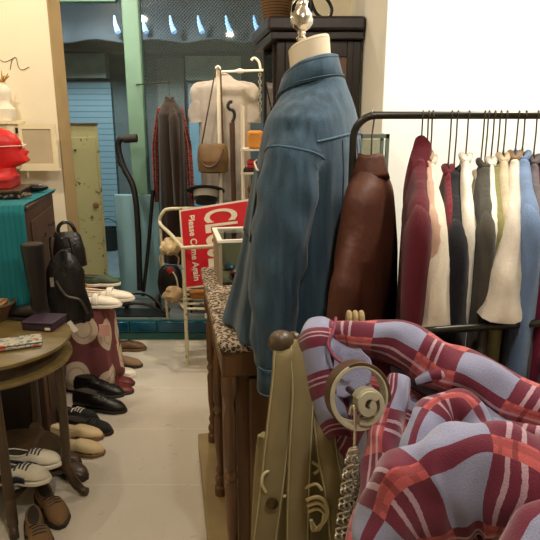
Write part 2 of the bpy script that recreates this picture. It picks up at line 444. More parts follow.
# ------------------------------------------------------------------ dark glazed cabinet behind the mannequin
cb = thing('display_cabinet', 'tall dark wood glazed cabinet behind the denim shirt', 'cabinet', (.1,2.9,0)); off = cb.location
poly = [(.03,2.70),(.415,2.70),(.415,3.12),(-.04,3.12)]
lp = lambda q: [(x-.1, y-2.9) for x, y in q]
MB().prism(lp(poly), .0, .5).build('plinth', M['dark_wood'], cb, smooth=False, bevel=.004)
MB().prism(lp([(.06,2.98),(.41,2.98),(.41,3.11),(.0,3.11)]), .5, 1.86).build('back_panel', M['dark_wood'], cb, smooth=False)
def post(x, y, s): MB().span((x-.1-s,y-2.9-s,.5), (x-.1+s,y-2.9+s,1.87)).build('stile', M['dark_wood'], cb, smooth=False, bevel=.006)
for x, y in ((.051,2.725),(.393,2.722),(.033,2.83),(-.015,3.09)): post(x, y, .02)
dd = MB().span((-.03,-.195,.5), (.02,-.17,1.87)).span((.25,-.195,.5), (.30,-.17,1.87)).span((.02,-.195,1.80), (.25,-.17,1.87)).span((.02,-.195,.5), (.25,-.17,.58)).build('door', M['dark_wood'], cb, smooth=False, bevel=.003)
MB().span((.02,-.186,.58), (.25,-.178,1.80)).build('pane', mat('reflection_brown', (122,98,86), .12, var=.1), dd, smooth=False)  # lighter brown is the glass's reflection, put into the pane colour
a = Vector((.022,2.74,0)); b = Vector((-.075,3.1,0))
MB().prism(lp([(.043,2.75),(.055,2.75),(-.015,3.08),(-.027,3.08)]), .52, 1.84).build('side_glass', M['show_glass'], cb, smooth=False)
MB().prism(lp([(.005,2.672),(.42,2.672),(.42,3.14),(-.08,3.14)]), 1.87, 1.905).build('cornice', M['dark_wood'], cb, smooth=False, bevel=.006)
MB().prism(lp([(-.01,2.65),(.422,2.65),(.422,3.16),(-.10,3.16)]), 1.905, 1.965).build('cornice', M['dark_wood'], cb, smooth=False, bevel=.012)
MB().prism(lp([(.04,2.80),(.40,2.80),(.40,2.98),(.0,2.98)]), 1.2, 1.215).build('shelf', M['dark_wood'], cb, smooth=False)
# baskets and a wire handled tray on the cabinet
M['wicker'] = stripes('wicker_brown', (120,88,52), (62,42,24), .012, 2, .3, .7)
def basket(x, y, z, r, h, label, hm=True):
    t = thing('wicker_basket', label, 'basket', (x,y,z), 0)
    MB().lathe([(r*.8,0),(r,h),(r*.96,h),(r*.76,.01)], 20).build('basket_body', M['wicker'], t)
    MB().tube([(r*math.cos(k*PI/10),r*math.sin(k*PI/10),h) for k in range(20)], .007, 8, closed=True).build('rim', M['walnut'], t)
    if hm: MB().tube(smooth_path([(-r,0,h),(-r*.8,0,h+.09),(0,0,h+.13),(r*.8,0,h+.09),(r,0,h)]), .008, 8).build('handle', M['dark_wood'], t)
    return t
basket(.03,2.82,1.966,.075,.10,'dark wicker basket on top of the tall cabinet near its corner')
tr = thing('wire_stand', 'black curled iron stand on the cabinet top beside the basket', 'stand', (.19,2.85,1.966))
MB().lathe([(.05,0),(.05,.012),(.01,.02),(.01,.12)], 16).build('base', M['black'], tr)
MB().tube(smooth_path([(0,0,.1),(.03,0,.04),(.08,0,.02),(.1,0,.06),(.07,0,.11),(.02,0,.14)]), .008, 8).build('curl', M['black'], tr)
MB().tube(smooth_path([(0,0,.1),(-.03,0,.05),(-.07,0,.03),(-.08,0,.07),(-.05,0,.11)]), .008, 8).build('curl', M['black'], tr)

# tall glass showcase at the wall end, behind the leather jacket
sc_ = thing('glass_showcase', 'narrow glass showcase with grey frame behind the leather jacket', 'showcase', (.375,2.10,0))
fm = mat('showcase_frame', (112,122,112), .35, metal=.5)
for x in (-.052, .044):
    for y in (-.05, .05): MB().span((x-.006,y-.006,0), (x+.006,y+.006,1.47)).build('post', fm, sc_, smooth=False)
for z in (.0, .6, 1.05, 1.455): MB().span((-.058,-.056,z), (.05,.056,z+.014)).build('shelf', fm, sc_, smooth=False)
MB().span((-.05,-.053,.02), (.042,-.05,1.45)).build('pane', M['show_glass'], sc_, smooth=False)
jr = thing('jar', 'small white jar standing inside the narrow glass showcase', 'jar', (.39,2.10,1.064))
MB().lathe([(.016,0),(.018,.06),(.012,.09),(.012,.1)], 14).build('jar_body', M['white_sole'], jr)
MB().lathe([(.015,.1),(.015,.125),(.008,.128)], 14).build('lid', M['steel'], jr)

# ------------------------------------------------------------------ counter with leopard print top
ANG = R(10)
ct = thing('counter', 'brown wooden shop counter with turned posts and leopard print top', 'counter', (-.145,1.46,0), ANG)
leo = spots('leopard_print', (188,168,144), (44,32,27), (122,90,68), 84)
LEN, WID = .88, .50
top = MB().span((0,0,.875), (WID,LEN,.912)).build('leopard_top', leo, ct, bevel=.012)
MB().span((.055,.05,.1), (WID-.04,LEN-.05,.875)).build('carcass', M['brown_wood'], ct, smooth=False)
MB().span((-.035,-.06,0), (WID,LEN+.04,.095)).build('plinth', mat('plinth_board', (150,128,82), .5, var=.15), ct, smooth=False, bevel=.006)
MB().span((.01,.012,.80), (WID-.02,LEN-.012,.875)).build('apron', M['brown_wood'], ct, smooth=False, bevel=.004)
prof = [(.024,.095),(.024,.13),(.016,.14),(.022,.155),(.022,.17),(.013,.185),(.019,.21),(.012,.23),(.018,.30),(.020,.42),(.013,.44),(.022,.46),(.013,.48),(.020,.50),(.018,.66),(.012,.70),(.020,.73),(.024,.74),(.024,.80)]
for x, y in ((.032,.035),(.032,LEN*.52),(.032,LEN-.035),(WID-.045,.035)):
    MB().lathe(prof, 18, (x,y,0)).build('post', M['brown_wood'], ct)
for y0, y1 in ((.09,LEN*.5-.02),(LEN*.5+.02,LEN-.09)):
    MB().span((.04,y0,.16), (.056,y1,.76)).build('panel', M['brown_wood'], ct, smooth=False, bevel=.006)
MB().span((.09,.036,.16), (WID-.08,.052,.78)).build('panel', M['brown_wood'], ct, smooth=False, bevel=.008)

# glass topped display box on the counter far end
def cw(x, y, z): return Vector((-.145,1.46,0))+Matrix.Rotation(ANG,3,'Z') @ Vector((x,y,z))
jb = thing('display_box', 'glass topped display box with white rim on the leopard counter', 'display box', cw(.055,.575,.912), ANG)
bm_ = mat('box_board', (150,134,110), .6)
MB().span((0,0,0), (.012,.27,.165)).build('side_panel', bm_, jb, smooth=False)
MB().span((.25,0,0), (.262,.27,.165)).build('side_panel', bm_, jb, smooth=False)
MB().span((.012,0,0), (.25,.008,.165)).build('front_glass', M['show_glass'], jb, smooth=False)
MB().span((.012,.262,0), (.25,.27,.165)).build('back_panel', bm_, jb, smooth=False)
MB().span((.012,.008,0), (.25,.262,.008)).build('bottom', bm_, jb, smooth=False)
MB().span((-.004,-.004,.165), (.266,.012,.175)).span((-.004,.258,.165), (.266,.274,.175)).span((-.004,.012,.165), (.014,.258,.175)).span((.248,.012,.165), (.266,.258,.175)).build('rim', M['white_sole'], jb, smooth=False)
MB().span((.014,.012,.168), (.248,.258,.172)).build('top_glass', M['show_glass'], jb, smooth=False)
for i, (x, y, c) in enumerate(((.07,.08,(150,60,60)),(.13,.14,(200,190,160)),(.06,.2,(60,90,120)))):
    o_ = MB().ball(cw(.055+x,.575+y,.935), (.025,.025,.014), 12).build('brooch', mat('brooch_%d' % i, c, .3))
    tag(o_, ['round red brooch inside the glass topped box', 'cream brooch in the middle of the glass topped box', 'blue brooch inside the glass topped box at the back'][i], 'brooch', 'brooches in the display box')

# ------------------------------------------------------------------ cream metal stand with the closed sign
sd = thing('metal_stand', 'cream metal stand with peeling paint beside the counter', 'stand', (-.55,3.4,0)); o = sd.location
pf = P(183,248,3.34); pb = P(160,228,3.84)
fx, fz, bx, bz = pf.x-o.x, pf.z, pb.x-o.x, .86
CP = M['cream_paint']
MB().tube([(fx,-.06,0),(fx,-.06,fz)], .012, 10).build('leg', CP, sd)
MB().tube([(fx+.38,-.06,0),(fx+.38,-.06,fz+.02)], .012, 10).build('leg', CP, sd)
MB().tube([(bx+.02,.45,.14),(bx,.45,bz-.06)], .009, 10).build('leg', CP, sd)
MB().tube([(bx+.42,.45,.14),(bx+.42,.45,bz-.06)], .009, 10).build('leg', CP, sd)
MB().tube(smooth_path([(fx,-.06,fz),(lerp(fx,bx,.5),.2,lerp(fz,bz,.4)),(bx,.45,bz-.02),(bx+.02,.46,bz+.05),(bx+.09,.46,bz+.08),(bx+.42,.46,bz+.08)]), .012, 10).build('arm_loop', CP, sd)
MB().tube([(fx-.01,-.06,fz),(fx+.2,-.06,fz+.012),(fx+.4,-.06,fz+.03)], .012, 10).build('cross_bar', CP, sd)
sh = MB()
for k in range(6):
    t_ = k/5; sh.tube([(lerp(fx,bx,t_),lerp(-.06,.45,t_),.385),(lerp(fx,bx,t_)+.39,lerp(-.06,.45,t_),.385)], .008, 8)
sh.tube([(fx,-.06,.385),(bx,.45,.385)], .01, 8); sh.tube([(fx+.38,-.06,.385),(bx+.42,.45,.385)], .01, 8)
sh.build('shelf', CP, sd)
# sign
sg = thing('closed_sign', 'red sign turned on its side reading CLOSED Please Come Again', 'sign', P(185,289,3.40)+Vector((0,.0,0)), 0)
s0 = sg.location.copy(); tl = P(179,210,3.52); tr_ = P(242,200,3.42)
ux = (tr_-tl).normalized(); dn = (s0-tl); Hh = dn.length; dn.normalize(); nn = ux.cross(dn).normalized()   # nn points to the viewer or away
dn = (dn-ux*dn.dot(ux)*.0).normalized()
if nn.y > 0: nn = -nn
Wd = .47
Ms = Matrix((( ux.x, dn.x, nn.x), (ux.y, dn.y, nn.y), (ux.z, dn.z, nn.z))).to_4x4()
def sloc(a, b, c_): return (tl-s0)+ux*a+dn*b+nn*c_
def slab(name, a0, a1, b0, b1, c0, c1, m):
    mb = MB(); pts = [sloc(a, b, c_) for c_ in (c0, c1) for b in (b0, b1) for a in (a0, a1)]
    mb.v = pts
    for q in ((0,2,3,1),(4,5,7,6),(0,1,5,4),(2,6,7,3),(0,4,6,2),(1,3,7,5)): mb.face(list(q))
    return mb.build(name, m, sg, smooth=False)
slab('board', 0, Wd, 0, Hh, -.012, 0, mat('sign_white', (232,222,206), .5, var=.04))
slab('red_face', .012, Wd-.012, .012, Hh-.012, 0, .002, mat('sign_red', (206,28,44), .4, var=.05))
def text(txt, a, b, size, sx, m, bold):
    cu = bpy.data.curves.new('lettering', 'FONT'); cu.body = txt; cu.size = size; cu.extrude = .001; cu.offset = bold; cu.align_x = 'CENTER'
    tmp = bpy.data.objects.new('tmp', cu); C.objects.link(tmp); bpy.context.view_layer.update()
    me = bpy.data.meshes.new_from_object(tmp.evaluated_get(bpy.context.evaluated_depsgraph_get())); bpy.data.objects.remove(tmp)
    ob = bpy.data.objects.new('lettering', me); C.objects.link(ob); ob.parent = sg; me.materials.clear(); me.materials.append(m)
    # text x axis runs down the board, its y axis to the right
    X_, Y_, Z_ = dn, ux, nn
    mt = Matrix(((X_.x,Y_.x,Z_.x,0),(X_.y,Y_.y,Z_.y,0),(X_.z,Y_.z,Z_.z,0),(0,0,0,1)))
    ob.matrix_basis = Matrix.Translation(sloc(a, b, .0035)) @ mt @ Matrix.Diagonal((sx,1,1,1))
text('CLOSED', .178, Hh*.5, .30, .40, mat('sign_letters', (236,226,208), .5, var=.03), .0055)
text('Please Come Again', .065, Hh*.5, .062, .86, bpy.data.materials['sign_letters'], .0012)
# things on the stand
fur = mat('cream_fur', (214,190,146), .95, var=.25, scale=20, bump=.8, bscale=90)
q = P(172,246,3.62)
mb = MB(); mb.ball((0,0,0), (.075,.13,.05), 26)
for v in mb.v: v += Vector((noise.noise(v*25), noise.noise(v*25+Vector((5,5,5))), noise.noise(v*25+Vector((9,1,3)))))*.02
fu = mb.build('fur_collar', fur); fu.location = q+Vector((.0,0,-.0)); tag(fu, 'cream fluffy fur collar draped over the metal stand arm', 'fur collar')
bgq = P(171,292,3.58); bgq.z = .395
bg = thing('small_handbag', 'small black handbag with red charm on the metal stand', 'handbag', bgq)
rs = []
for z, a, b in ((0,.06,.03),(.02,.075,.04),(.1,.085,.045),(.18,.07,.035),(.21,.05,.015)):
    rs.append([(a*math.cos(k*PI/9)+.004*math.sin(3*k), b*math.sin(k*PI/9), z) for k in range(18)])
MB().rings(rs).build('bag_body', M['black_leather'], bg)
MB().tube(smooth_path([(-.05,0,.2),(-.06,-.01,.27),(0,-.02,.30),(.06,-.01,.27),(.05,0,.2)]), .006, 8).build('handle', M['pale_lining'], bg)
hc = MB().ball((0,0,0), (.02,.01,.024), 12); hc.build('charm', mat('red_charm', (190,30,40), .4), bg, xf=Matrix.Translation((.012,-.052,.19)))
MB().tube(smooth_path([(.012,-.05,.2),(.05,-.06,.14),(.055,-.06,.05),(.02,-.06,.03)]), .005, 6).build('cord', M['white_sole'], bg)
sk = P(170,300,3.5); sk.z = .394
mb = MB().ball((0,0,.055), (.065,.055,.055), 24)
for v in mb.v: v += Vector((noise.noise(v*30), noise.noise(v*30+Vector((4,2,8))), 0))*.02
o_ = mb.build('scarf', mat('beige_scarf', (176,150,112), .95, var=.2)); o_.location = (sk.x+.035,sk.y-.06,sk.z); tag(o_, 'crumpled beige scarf below the black handbag on the stand', 'scarf')
pt = P(200,297,3.55); pt.z = .396
o_ = thing('pouch', 'orange leather pouch lying below the red sign', 'pouch', pt, .2)
MB().span((-.07,-.04,0), (.07,.04,.05)).build('pouch_body', mat('orange_leather', (186,118,46), .5), o_, bevel=.02)
MB().span((-.072,-.044,.03), (.072,.02,.055)).build('flap', bpy.data.materials['orange_leather'], o_, bevel=.012)
# ------------------------------------------------------------------ garments on hangers
def body_rings(sw, nd, length, th, flare, fold, seed, neck=.05, n=36, levels=14, slope=.085):
    rs = []
    tab = [(0, neck, min(.034,th*.5)), (.02, neck+.012, min(.042,th*.65)), (.06, sw*.72, th*.8), (slope+.02, sw, th), (.25, sw*.92, th*1.05), (1e3, sw*.92, th)]
    zs = [0,.02,.045,.07,slope+.02,.15,.2]+[.2+(length-.2)*k/levels for k in range(1, levels+1)]
    for z in zs:
        w, t = interp(tab[:5], min(z, .25))
        k = max(0, (z-.2)/max(.05, length-.2))
        w *= 1+flare*k; ring = []
        for i in range(n):
            a = 2*PI*i/n
            f = fold*min(1, .15+k*1.1)*(math.sin(5*a+seed)+.6*math.sin(9*a+seed*2.3+k*1.5)+.4*math.sin(13*a-seed))
            ca, sa = math.cos(a), math.sin(a)
            x = w*math.copysign(abs(ca)**.8, ca); y = t*math.copysign(abs(sa)**.8, sa)
            ring.append(Vector((x+f*.3*ca, y+f*sa, -nd-z)))
        rs.append(ring)
    return rs
def sleeve_path(s, sw, nd, sl, r0, r1, out=.05, seed=0, ysh=0, slope=.085, sideways=0):
    xt = sw*.80+out+.02
    pts = [(s*sw*.30,0,-nd-.03-r0*.40),(s*sw*.62,0,-nd-slope*.55-r0*.60),(s*(sw*.90),sideways*.1,-nd-slope-r0*.72),(s*(xt-.004),sideways*.25,-nd-slope-.07-r0*.6),
           (s*(xt+.012),ysh*.4+sideways*.6,-nd-slope-.06-sl*.5),(s*(xt+.008),ysh+sideways,-nd-slope-.012-sl)]
    sp = smooth_path(pts, 4); n = len(sp)-1
    rr = [interp([(0,r0*.35),(.2,r0*.62),(.4,r0*.9),(.6,r0),(.8,lerp(r0,r1,.5)),(1,r1)], k/n)[0]*(1+.02*math.sin(k*1.7+seed)) for k in range(n+1)]
    return sp, rr
def hook_parts(h, rr=.0085, wire=.0022, nd=.11, sw=.18, wood_=None, m=None, low=.0):
    m = m or M['steel']
    c = rr+wire+.0005
    pts = [Vector((c*math.cos(a), 0, c*math.sin(a))) for a in [R(x) for x in range(-20, 200, 20)]]
    pts = [Vector((c+.001,0,-.018))]+pts[1:] if False else pts
    tail = [Vector((-c,0,-.012)), Vector((-c*.5,0,-.03)), Vector((0,0,-.045)), Vector((0,0,-nd+.01))]
    MB().tube(pts+tail, wire, 6).build('hook', m, h)
    if wood_:
        MB().tube(smooth_path([(-sw*.7,0,-nd-.12),(-sw*.4,0,-nd-.065),(0,0,-nd-.004),(sw*.4,0,-nd-.065),(sw*.7,0,-nd-.12)]), [.006]+[.010]*23+[.006], 10, flat=.8).build('shoulder_bar', wood_, h)
    else:
        MB().tube([(0,0,-nd+.012),(sw*.4,0,-nd-.05),(sw*.7,0,-nd-.12),(-sw*.7,0,-nd-.12),(-sw*.4,0,-nd-.05),(0,0,-nd+.012)], wire, 6).build('shoulder_bar', m, h)

M['hanger_wood'] = wood('hanger_wood', (170,128,84), (136,96,58), .4)
def garment(name, label, cat, loc, rz, m, sw=.19, nd=.10, length=.68, th=.03, flare=.05, fold=.006, seed=1, sl=.5, r0=.062, r1=.05, out=.05,
            group=None, hanger='wire hanger', hgroup=None, wood_=None, collar=None, cuff=None, hood=False, buttons=None, ysh=0, lining=None, sideways=0, sflat=.5, slope=.085, colr=True, cap=11, start=6):
    g_ = thing(name, label, cat, loc, rz, group)
    bm = MB().rings(body_rings(sw, nd, length, th, flare, fold, seed, slope=slope))
    for s in (1, -1):
        sp, rr = sleeve_path(s, sw, nd, sl, r0, r1, out, seed+s, ysh if s > 0 else 0, slope, sideways if s > 0 else 0)
        bm.tube(sp[:cap], [r*.97 for r in rr[:cap]], 18, flat=sflat, up=(0,1,0))
    remesh(bm.build('body', m, g_, ang=180), .009, 6)
    for s in (1, -1):
        sp, rr = sleeve_path(s, sw, nd, sl, r0, r1, out, seed+s, ysh if s > 0 else 0, slope, sideways if s > 0 else 0)
        rr = [r*k for r, k in zip(rr, [1]*start+([.55,.72,.86,.95,.99] if start < 8 else [.97,1.0,1.02])+[1]*40)]
        slv = MB().tube(sp[start:], rr[start:], 20, flat=sflat, up=(0,1,0), wob=.05).build('sleeve', m, g_, ang=60)
        if cuff:
            k = -nd-slope-.012-sl
            x = s*(sw*.80+out+.028); yy = (ysh+sideways) if s > 0 else 0
            MB().tube([(x,yy,k+.035),(x,yy,k-.006)], r1*1.06, 16, flat=.52, up=(0,1,0)).build('cuff', cuff, slv)
    cm = collar or m
    if hood:
        mb = MB(); rs = []
        for k in range(9):
            a = k/8; z = -nd+.012-.16*a; wx = .09*math.sin(PI*(.12+.62*a)); ty = .036*(.5+.5*math.sin(PI*(.1+.7*a)))
            rs.append([Vector((wx*math.cos(b)+.03, ty*math.sin(b)*(1+.12*math.sin(4*b)), z-.04*math.cos(b))) for b in [2*PI*i/20 for i in range(20)]])
        mb.rings(rs).build('hood', cm, g_)
    elif colr:
        pts = [Vector((.036*math.cos(a), min(.024,th*.5)*math.sin(a), -nd+.001-.008*math.cos(2*a))) for a in [2*PI*i/20 for i in range(20)]]
        MB().tube(pts, .008, 8, closed=True).build('collar', cm, g_)
    if buttons:
        for k in range(4): MB().ball((.07,-th*1.1-.003,-nd-.16-.1*k), (.006,.004,.006), 8).build('button', buttons, g_)
    if hanger:
        hl = '%s on the rail holding the %s' % (hanger, hgroup or name.replace('_', ' '))
        h = thing('coat_hanger', hl, 'hanger', loc, rz, 'coat hangers')
        hook_parts(h, nd=nd-.01 if not wood_ else nd, sw=sw*.86, wood_=wood_)
    return g_

# rail on the wall side
RY, RZ = 1.45, 1.524
X0 = P(353,150,RY).x
gr = thing('garment_rail', 'dark metal garment rail of hanging clothes before the white wall', 'garment rail', (X0,RY,0))
arc = [(0,0,1.40)]+[(.055-.055*math.cos(a), 0, RZ-.055+.055*math.sin(a)) for a in [R(x) for x in range(0, 91, 15)]]
MB().tube([(0,0,.02)]+arc+[(.95,0,RZ)], .0095, 12).build('rail', M['rail'], gr)
MB().tube([(.95,0,RZ),(1.0,0,RZ-.05),(1.0,0,.02)], .0095, 12).build('post', M['rail'], gr)
for x in (0, 1.0): MB().tube([(x,-.25,.015),(x,.25,.015)], .012, 10).build('foot', M['rail'], gr)
MB().tube([(0,0,.12),(1.0,0,.12)], .008, 10).build('brace', M['rail'], gr)

def hx(px): return P(px, 116, RY).x
def place(px): return (hx(px), RY, RZ)
def rot(px, dl=0):                       # shoulder line (local +x) aimed towards the viewer side of the rail
    x = hx(px); return math.atan2(-RY, -x)+R(dl-3)
G_ = 'clothes on the upper rail'
cols = dict(burg=(92,27,38), pinkbeige=(196,160,140), cream=(232,220,200), red=(116,34,48), blk=(30,29,34), white=(240,234,222), cream2=(226,212,186),
            char=(76,72,64), olive=(136,132,84), sand=(206,190,160), linen=(222,212,196), blue=(112,136,172), grey=(104,96,100), mag=(128,34,66), tan=(150,120,90))
K = {k: cloth('cloth_'+k, v) for k, v in cols.items()}
garment('cardigan', 'burgundy hooded cardigan, first garment right of the leather jacket', 'cardigan', place(423), rot(423,5), K['burg'], sw=.19, length=.7, th=.036, sl=.52, r0=.068, r1=.058, hood=True, seed=1, group=G_, hgroup='burgundy hooded cardigan')
garment('cardigan', 'pinkish beige knit cardigan with rose cuff beside the burgundy hood', 'cardigan', place(429), rot(429,9), K['pinkbeige'], sw=.165, length=.62, th=.02, sl=.30, r0=.06, r1=.044, out=.06, cuff=mat('rose_cuff', (150,76,72), .9), seed=2, group=G_, hgroup='pinkish beige knit cardigan')
garment('shirt', 'cream shirt with wide short sleeve left of the dark red top', 'shirt', place(433), rot(433,10), K['cream'], sw=.185, length=.62, th=.022, sl=.25, r0=.056, r1=.084, seed=3, nd=.11, group=G_, hgroup='cream shirt left of the dark red top')
garment('blouse', 'dark red top squeezed between cream shirt and black garment', 'blouse', place(452), rot(452,8), K['red'], sw=.18, length=.55, th=.018, sl=.3, r0=.03, r1=.028, seed=4, nd=.135, group=G_, hgroup='dark red top')
garment('dress', 'plain black garment hanging between the dark red and white tops', 'dress', place(458), rot(458,8), K['blk'], sw=.175, length=.75, th=.04, sl=.5, r0=.066, r1=.078, seed=5, nd=.135, group=G_, hgroup='black garment')
garment('blouse', 'white blouse hanging directly right of the black garment', 'blouse', place(469), rot(469,8), K['white'], sw=.18, length=.6, th=.02, sl=.42, r0=.036, r1=.034, seed=6, nd=.105, wood_=M['hanger_wood'], hanger='wooden hanger', group=G_, hgroup='white blouse')
garment('blouse', 'narrow ivory top directly left of the charcoal grey jacket', 'blouse', place(485), rot(485,6), K['cream2'], sw=.15, length=.5, th=.024, sl=.34, r0=.030, r1=.034, seed=7, nd=.15, wood_=M['hanger_wood'], hanger='wooden hanger', group=G_, hgroup='ivory top')
garment('jacket', 'charcoal grey jacket hanging beside the ivory top', 'jacket', place(489), rot(489,8), K['char'], sw=.185, length=.7, th=.03, sl=.5, r0=.046, r1=.056, seed=8, nd=.12, wood_=M['hanger_wood'], hanger='wooden hanger', group=G_, hgroup='charcoal jacket')
garment('shirt', 'thin off-white shirt between the charcoal and olive garments', 'shirt', place(495), rot(495,8), K['white'], sw=.18, length=.6, th=.016, sl=.42, r0=.032, r1=.026, seed=9, nd=.115, wood_=M['hanger_wood'], hanger='wooden hanger', group=G_, hgroup='thin off-white shirt')
garment('jacket', 'olive green jacket partly behind the large cream sleeve', 'jacket', place(501), rot(501,9), K['olive'], sw=.175, length=.6, th=.03, sl=.36, r0=.05, r1=.05, seed=10, nd=.12, group=G_, hgroup='olive green jacket')
garment('blouse', 'pale sand top behind the linen shirt with the large sleeve', 'blouse', place(507), rot(507,9), K['sand'], sw=.175, length=.6, th=.022, sl=.2, r0=.036, r1=.034, seed=11, nd=.105, group=G_, hgroup='pale sand top')
garment('shirt', 'linen white shirt with large flaring short sleeve beside blue shirt', 'shirt', place(519), rot(519,6), K['linen'], sw=.185, length=.64, th=.024, sl=.23, r0=.052, r1=.108, seed=12, nd=.10, out=.06, group=G_, hgroup='linen shirt with flaring sleeve', collar=K['tan'], sideways=-.014)
garment('shirt', 'pale blue chambray shirt right of the flaring linen sleeve', 'shirt', place(526), rot(526,11), K['blue'], sw=.19, length=.66, th=.03, sl=.5, r0=.062, r1=.056, seed=13, nd=.10, group=G_, hgroup='pale blue chambray shirt')
garment('sweater', 'grey sweater between the blue shirt and magenta top', 'sweater', place(538), rot(538,10), K['grey'], sw=.18, length=.62, th=.02, sl=.4, r0=.04, r1=.04, seed=14, nd=.11, group=G_, hgroup='grey sweater')
garment('blouse', 'magenta top on the upper rail at the picture edge', 'blouse', place(549), rot(549,10), K['mag'], sw=.18, length=.62, th=.026, sl=.4, r0=.045, r1=.04, seed=15, nd=.11, group=G_, hgroup='magenta top')

# brown leather jacket at the rail end
lea = mat('brown_leather', (80,42,27), .62, spec=.3, var=.2, scale=7, bump=.25, bscale=45)
jp = place(373)
lj = garment('leather_jacket', 'brown leather jacket on the left end of the upper rail', 'jacket', jp, math.atan2(-1.2,-.62), lea, sw=.165, nd=.128, length=.66, th=.062, flare=.34, fold=.010, seed=2.2, sl=.50, r0=.064, r1=.078, out=.02, hgroup='brown leather jacket', sflat=.58, slope=.20, cap=17, start=13, colr=False)
rs = []
for k in range(6):
    t_ = k/5; z = -.100-.058*t_; ax, ay = lerp(.034,.058,t_), lerp(.028,.046,t_)
    rs.append([Vector((ax*math.cos(a), ay*math.sin(a), z-.006*math.cos(2*a)+.010*math.cos(a))) for a in [2*PI*i/24 for i in range(24)]])
MB().rings(rs, cap=False).build('collar_flap', lea, lj, solid=.006)

# ------------------------------------------------------------------ window display
tp = P(218,70,3.9)
pl = thing('display_pole', 'white metal display pole with cross arm in the window', 'display stand', (tp.x,3.9,.14)); hz = tp.z-.14
wp = mat('white_enamel', (230,222,206), .35, var=.05)
MB().tube([(0,0,.02),(0,0,hz)], .013, 12).build('pole', wp, pl)
MB().ball((0,0,hz+.01), .02, 12).build('finial', wp, pl)
MB().tube([(0,0,hz-.012),(.30,0,hz-.002)], .008, 10).build('arm', wp, pl)
MB().ball((.145,0,hz-.006), (.03,.014,.016), 12).build('joint', wp, pl)
MB().tube(smooth_path([(.28,0,hz-.002),(.27,0,hz+.05),(.24,0,hz+.075),(.22,0,hz+.06)]), .008, 8).build('end_hook', wp, pl)
MB().lathe([(.14,0),(.14,.012),(.02,.02)], 24).build('base', wp, pl)
ts = cloth('tshirt_grey', (168,160,152))
garment('tee_shirt', 'pale grey short sleeved tee hanging on the window display pole', 'tee shirt', (tp.x+.03,4.02,tp.z+.065), PI, ts, sw=.20, nd=.09, length=.86, th=.06, fold=.014, flare=-.06, slope=.055, sl=.24, r0=.072, r1=.080, out=-.02, seed=3, hanger=None)
h = thing('coat_hanger', 'hanger holding the pale grey tee in the window', 'hanger', (tp.x+.03,4.02,tp.z+.065), PI); hook_parts(h, nd=.085, sw=.17)
# brown coat with red plaid lining
red_pl = plaid('red_plaid', .05, (150,40,36), (96,24,26), (46,20,22), (190,160,140), (30,14,14))
cp = P(170,112,4.12); cp.z = 1.79
ccl = cloth('coat_brown', (42,30,25))
co = garment('coat', 'long dark brown coat with red plaid lining hanging at the window', 'coat', cp, R(106), ccl, sw=.19, nd=.11, length=1.17, th=.085, fold=.014, flare=-.15, sl=.62, r0=.07, r1=.05, out=.05, seed=4, hanger=None)
for x in (-1, 1):
    mb = MB()
    mb.tube([(x*.02,.11*x*.0-.0,-.18)]*0+[Vector((.02*x-.0, 0, 0))+Vector((.06*k*.3*x,(.075+.035*min(1,k/3))*x, -.17-.085*k)) for k in range(9)], [.012,.018,.022,.024,.026,.026,.025,.022,.018], 10)
    mb.build('plaid_lining', red_pl, co)
h = thing('coat_hanger', 'black hanger holding the long brown coat at the window', 'hanger', cp, R(106))
hook_parts(h, nd=.105, sw=.15, m=M['black'])
MB().box((0,0,.006), (.03,.012,.006)).build('rail_clip', M['black'], h)
cr = thing('display_hook', 'short steel arm on the mint mullion holding the brown coat', 'hook', (-.93,4.12,cp.z))
MB().tube([(cp.x+.93-.03,0,0),(cp.x+.93,0,0),(cp.x+.93+.04,0,0)], .006, 8).build('rod', M['steel'], cr)
MB().tube([(cp.x+.93-.03,0,0),(-.06,.235,0)], .005, 8).build('bracket', M['steel'], cr)
# shoulder bag
bq = P(213,158,3.84)
sb = thing('shoulder_bag', 'tan leather shoulder bag hanging in front of the pale tee', 'bag', bq)
bl_ = mat('tan_leather', (116,88,54), .45, var=.25, scale=10)
rs = []
for z, a, d_ in ((-.10,.075,.03),(-.09,.10,.045),(-.02,.105,.05),(.05,.098,.045),(.085,.085,.03),(.092,.07,.012)):
    rs.append([Vector((a*math.copysign(abs(math.cos(k*PI/14))**.6, math.cos(k*PI/14)), d_*math.sin(k*PI/14), z)) for k in range(28)])
MB().rings(rs).build('bag_body', bl_, sb)
MB().rings([[v*1.03+Vector((0,-.004,0)) for v in r] for r in rs[2:]]).build('flap', bl_, sb)
dk = mat('dark_strap', (72,46,30), .5)
MB().tube(smooth_path([(-.09,-.03,.03),(-.06,-.055,-.04),(0,-.06,-.05),(.05,-.055,.0),(.075,-.05,.06)]), .008, 8, flat=.5).build('hand_strap', dk, sb)
pp = tp-bq
MB().tube([(-.075,0,.08),(pp.x-.012,pp.z*0+.02,pp.z+.0),(pp.x,.035,pp.z+.02),(pp.x+.02,.02,pp.z-.01),(.07,0,.08)], .008, 8, flat=.6).build('strap', dk, sb)
# black hat with grey band hung below the bag
hq = P(206,190,3.92)
hat = thing('hat', 'black hat with broad grey band hanging upside down below the shoulder bag', 'hat', hq)
X90 = Matrix.Rotation(R(158), 4, 'X')
felt = cloth('black_felt', (26,25,26))
MB().lathe([(.128,.0),(.132,.006),(.085,.012),(.08,.05),(.07,.095),(.03,.105),(.001,.105)], 28).build('crown', felt, hat, xf=X90)
MB().lathe([(.089,.010),(.086,.058),(.078,.058),(.08,.010)], 28).build('band', mat('hat_band_grey', (170,164,152), .5), hat, xf=X90)
hk2 = MB().tube([(0,.05,.02),(0,.05,.06),(0,.06,.10)], .004, 6).build('hanging_loop', M['steel'], hat)
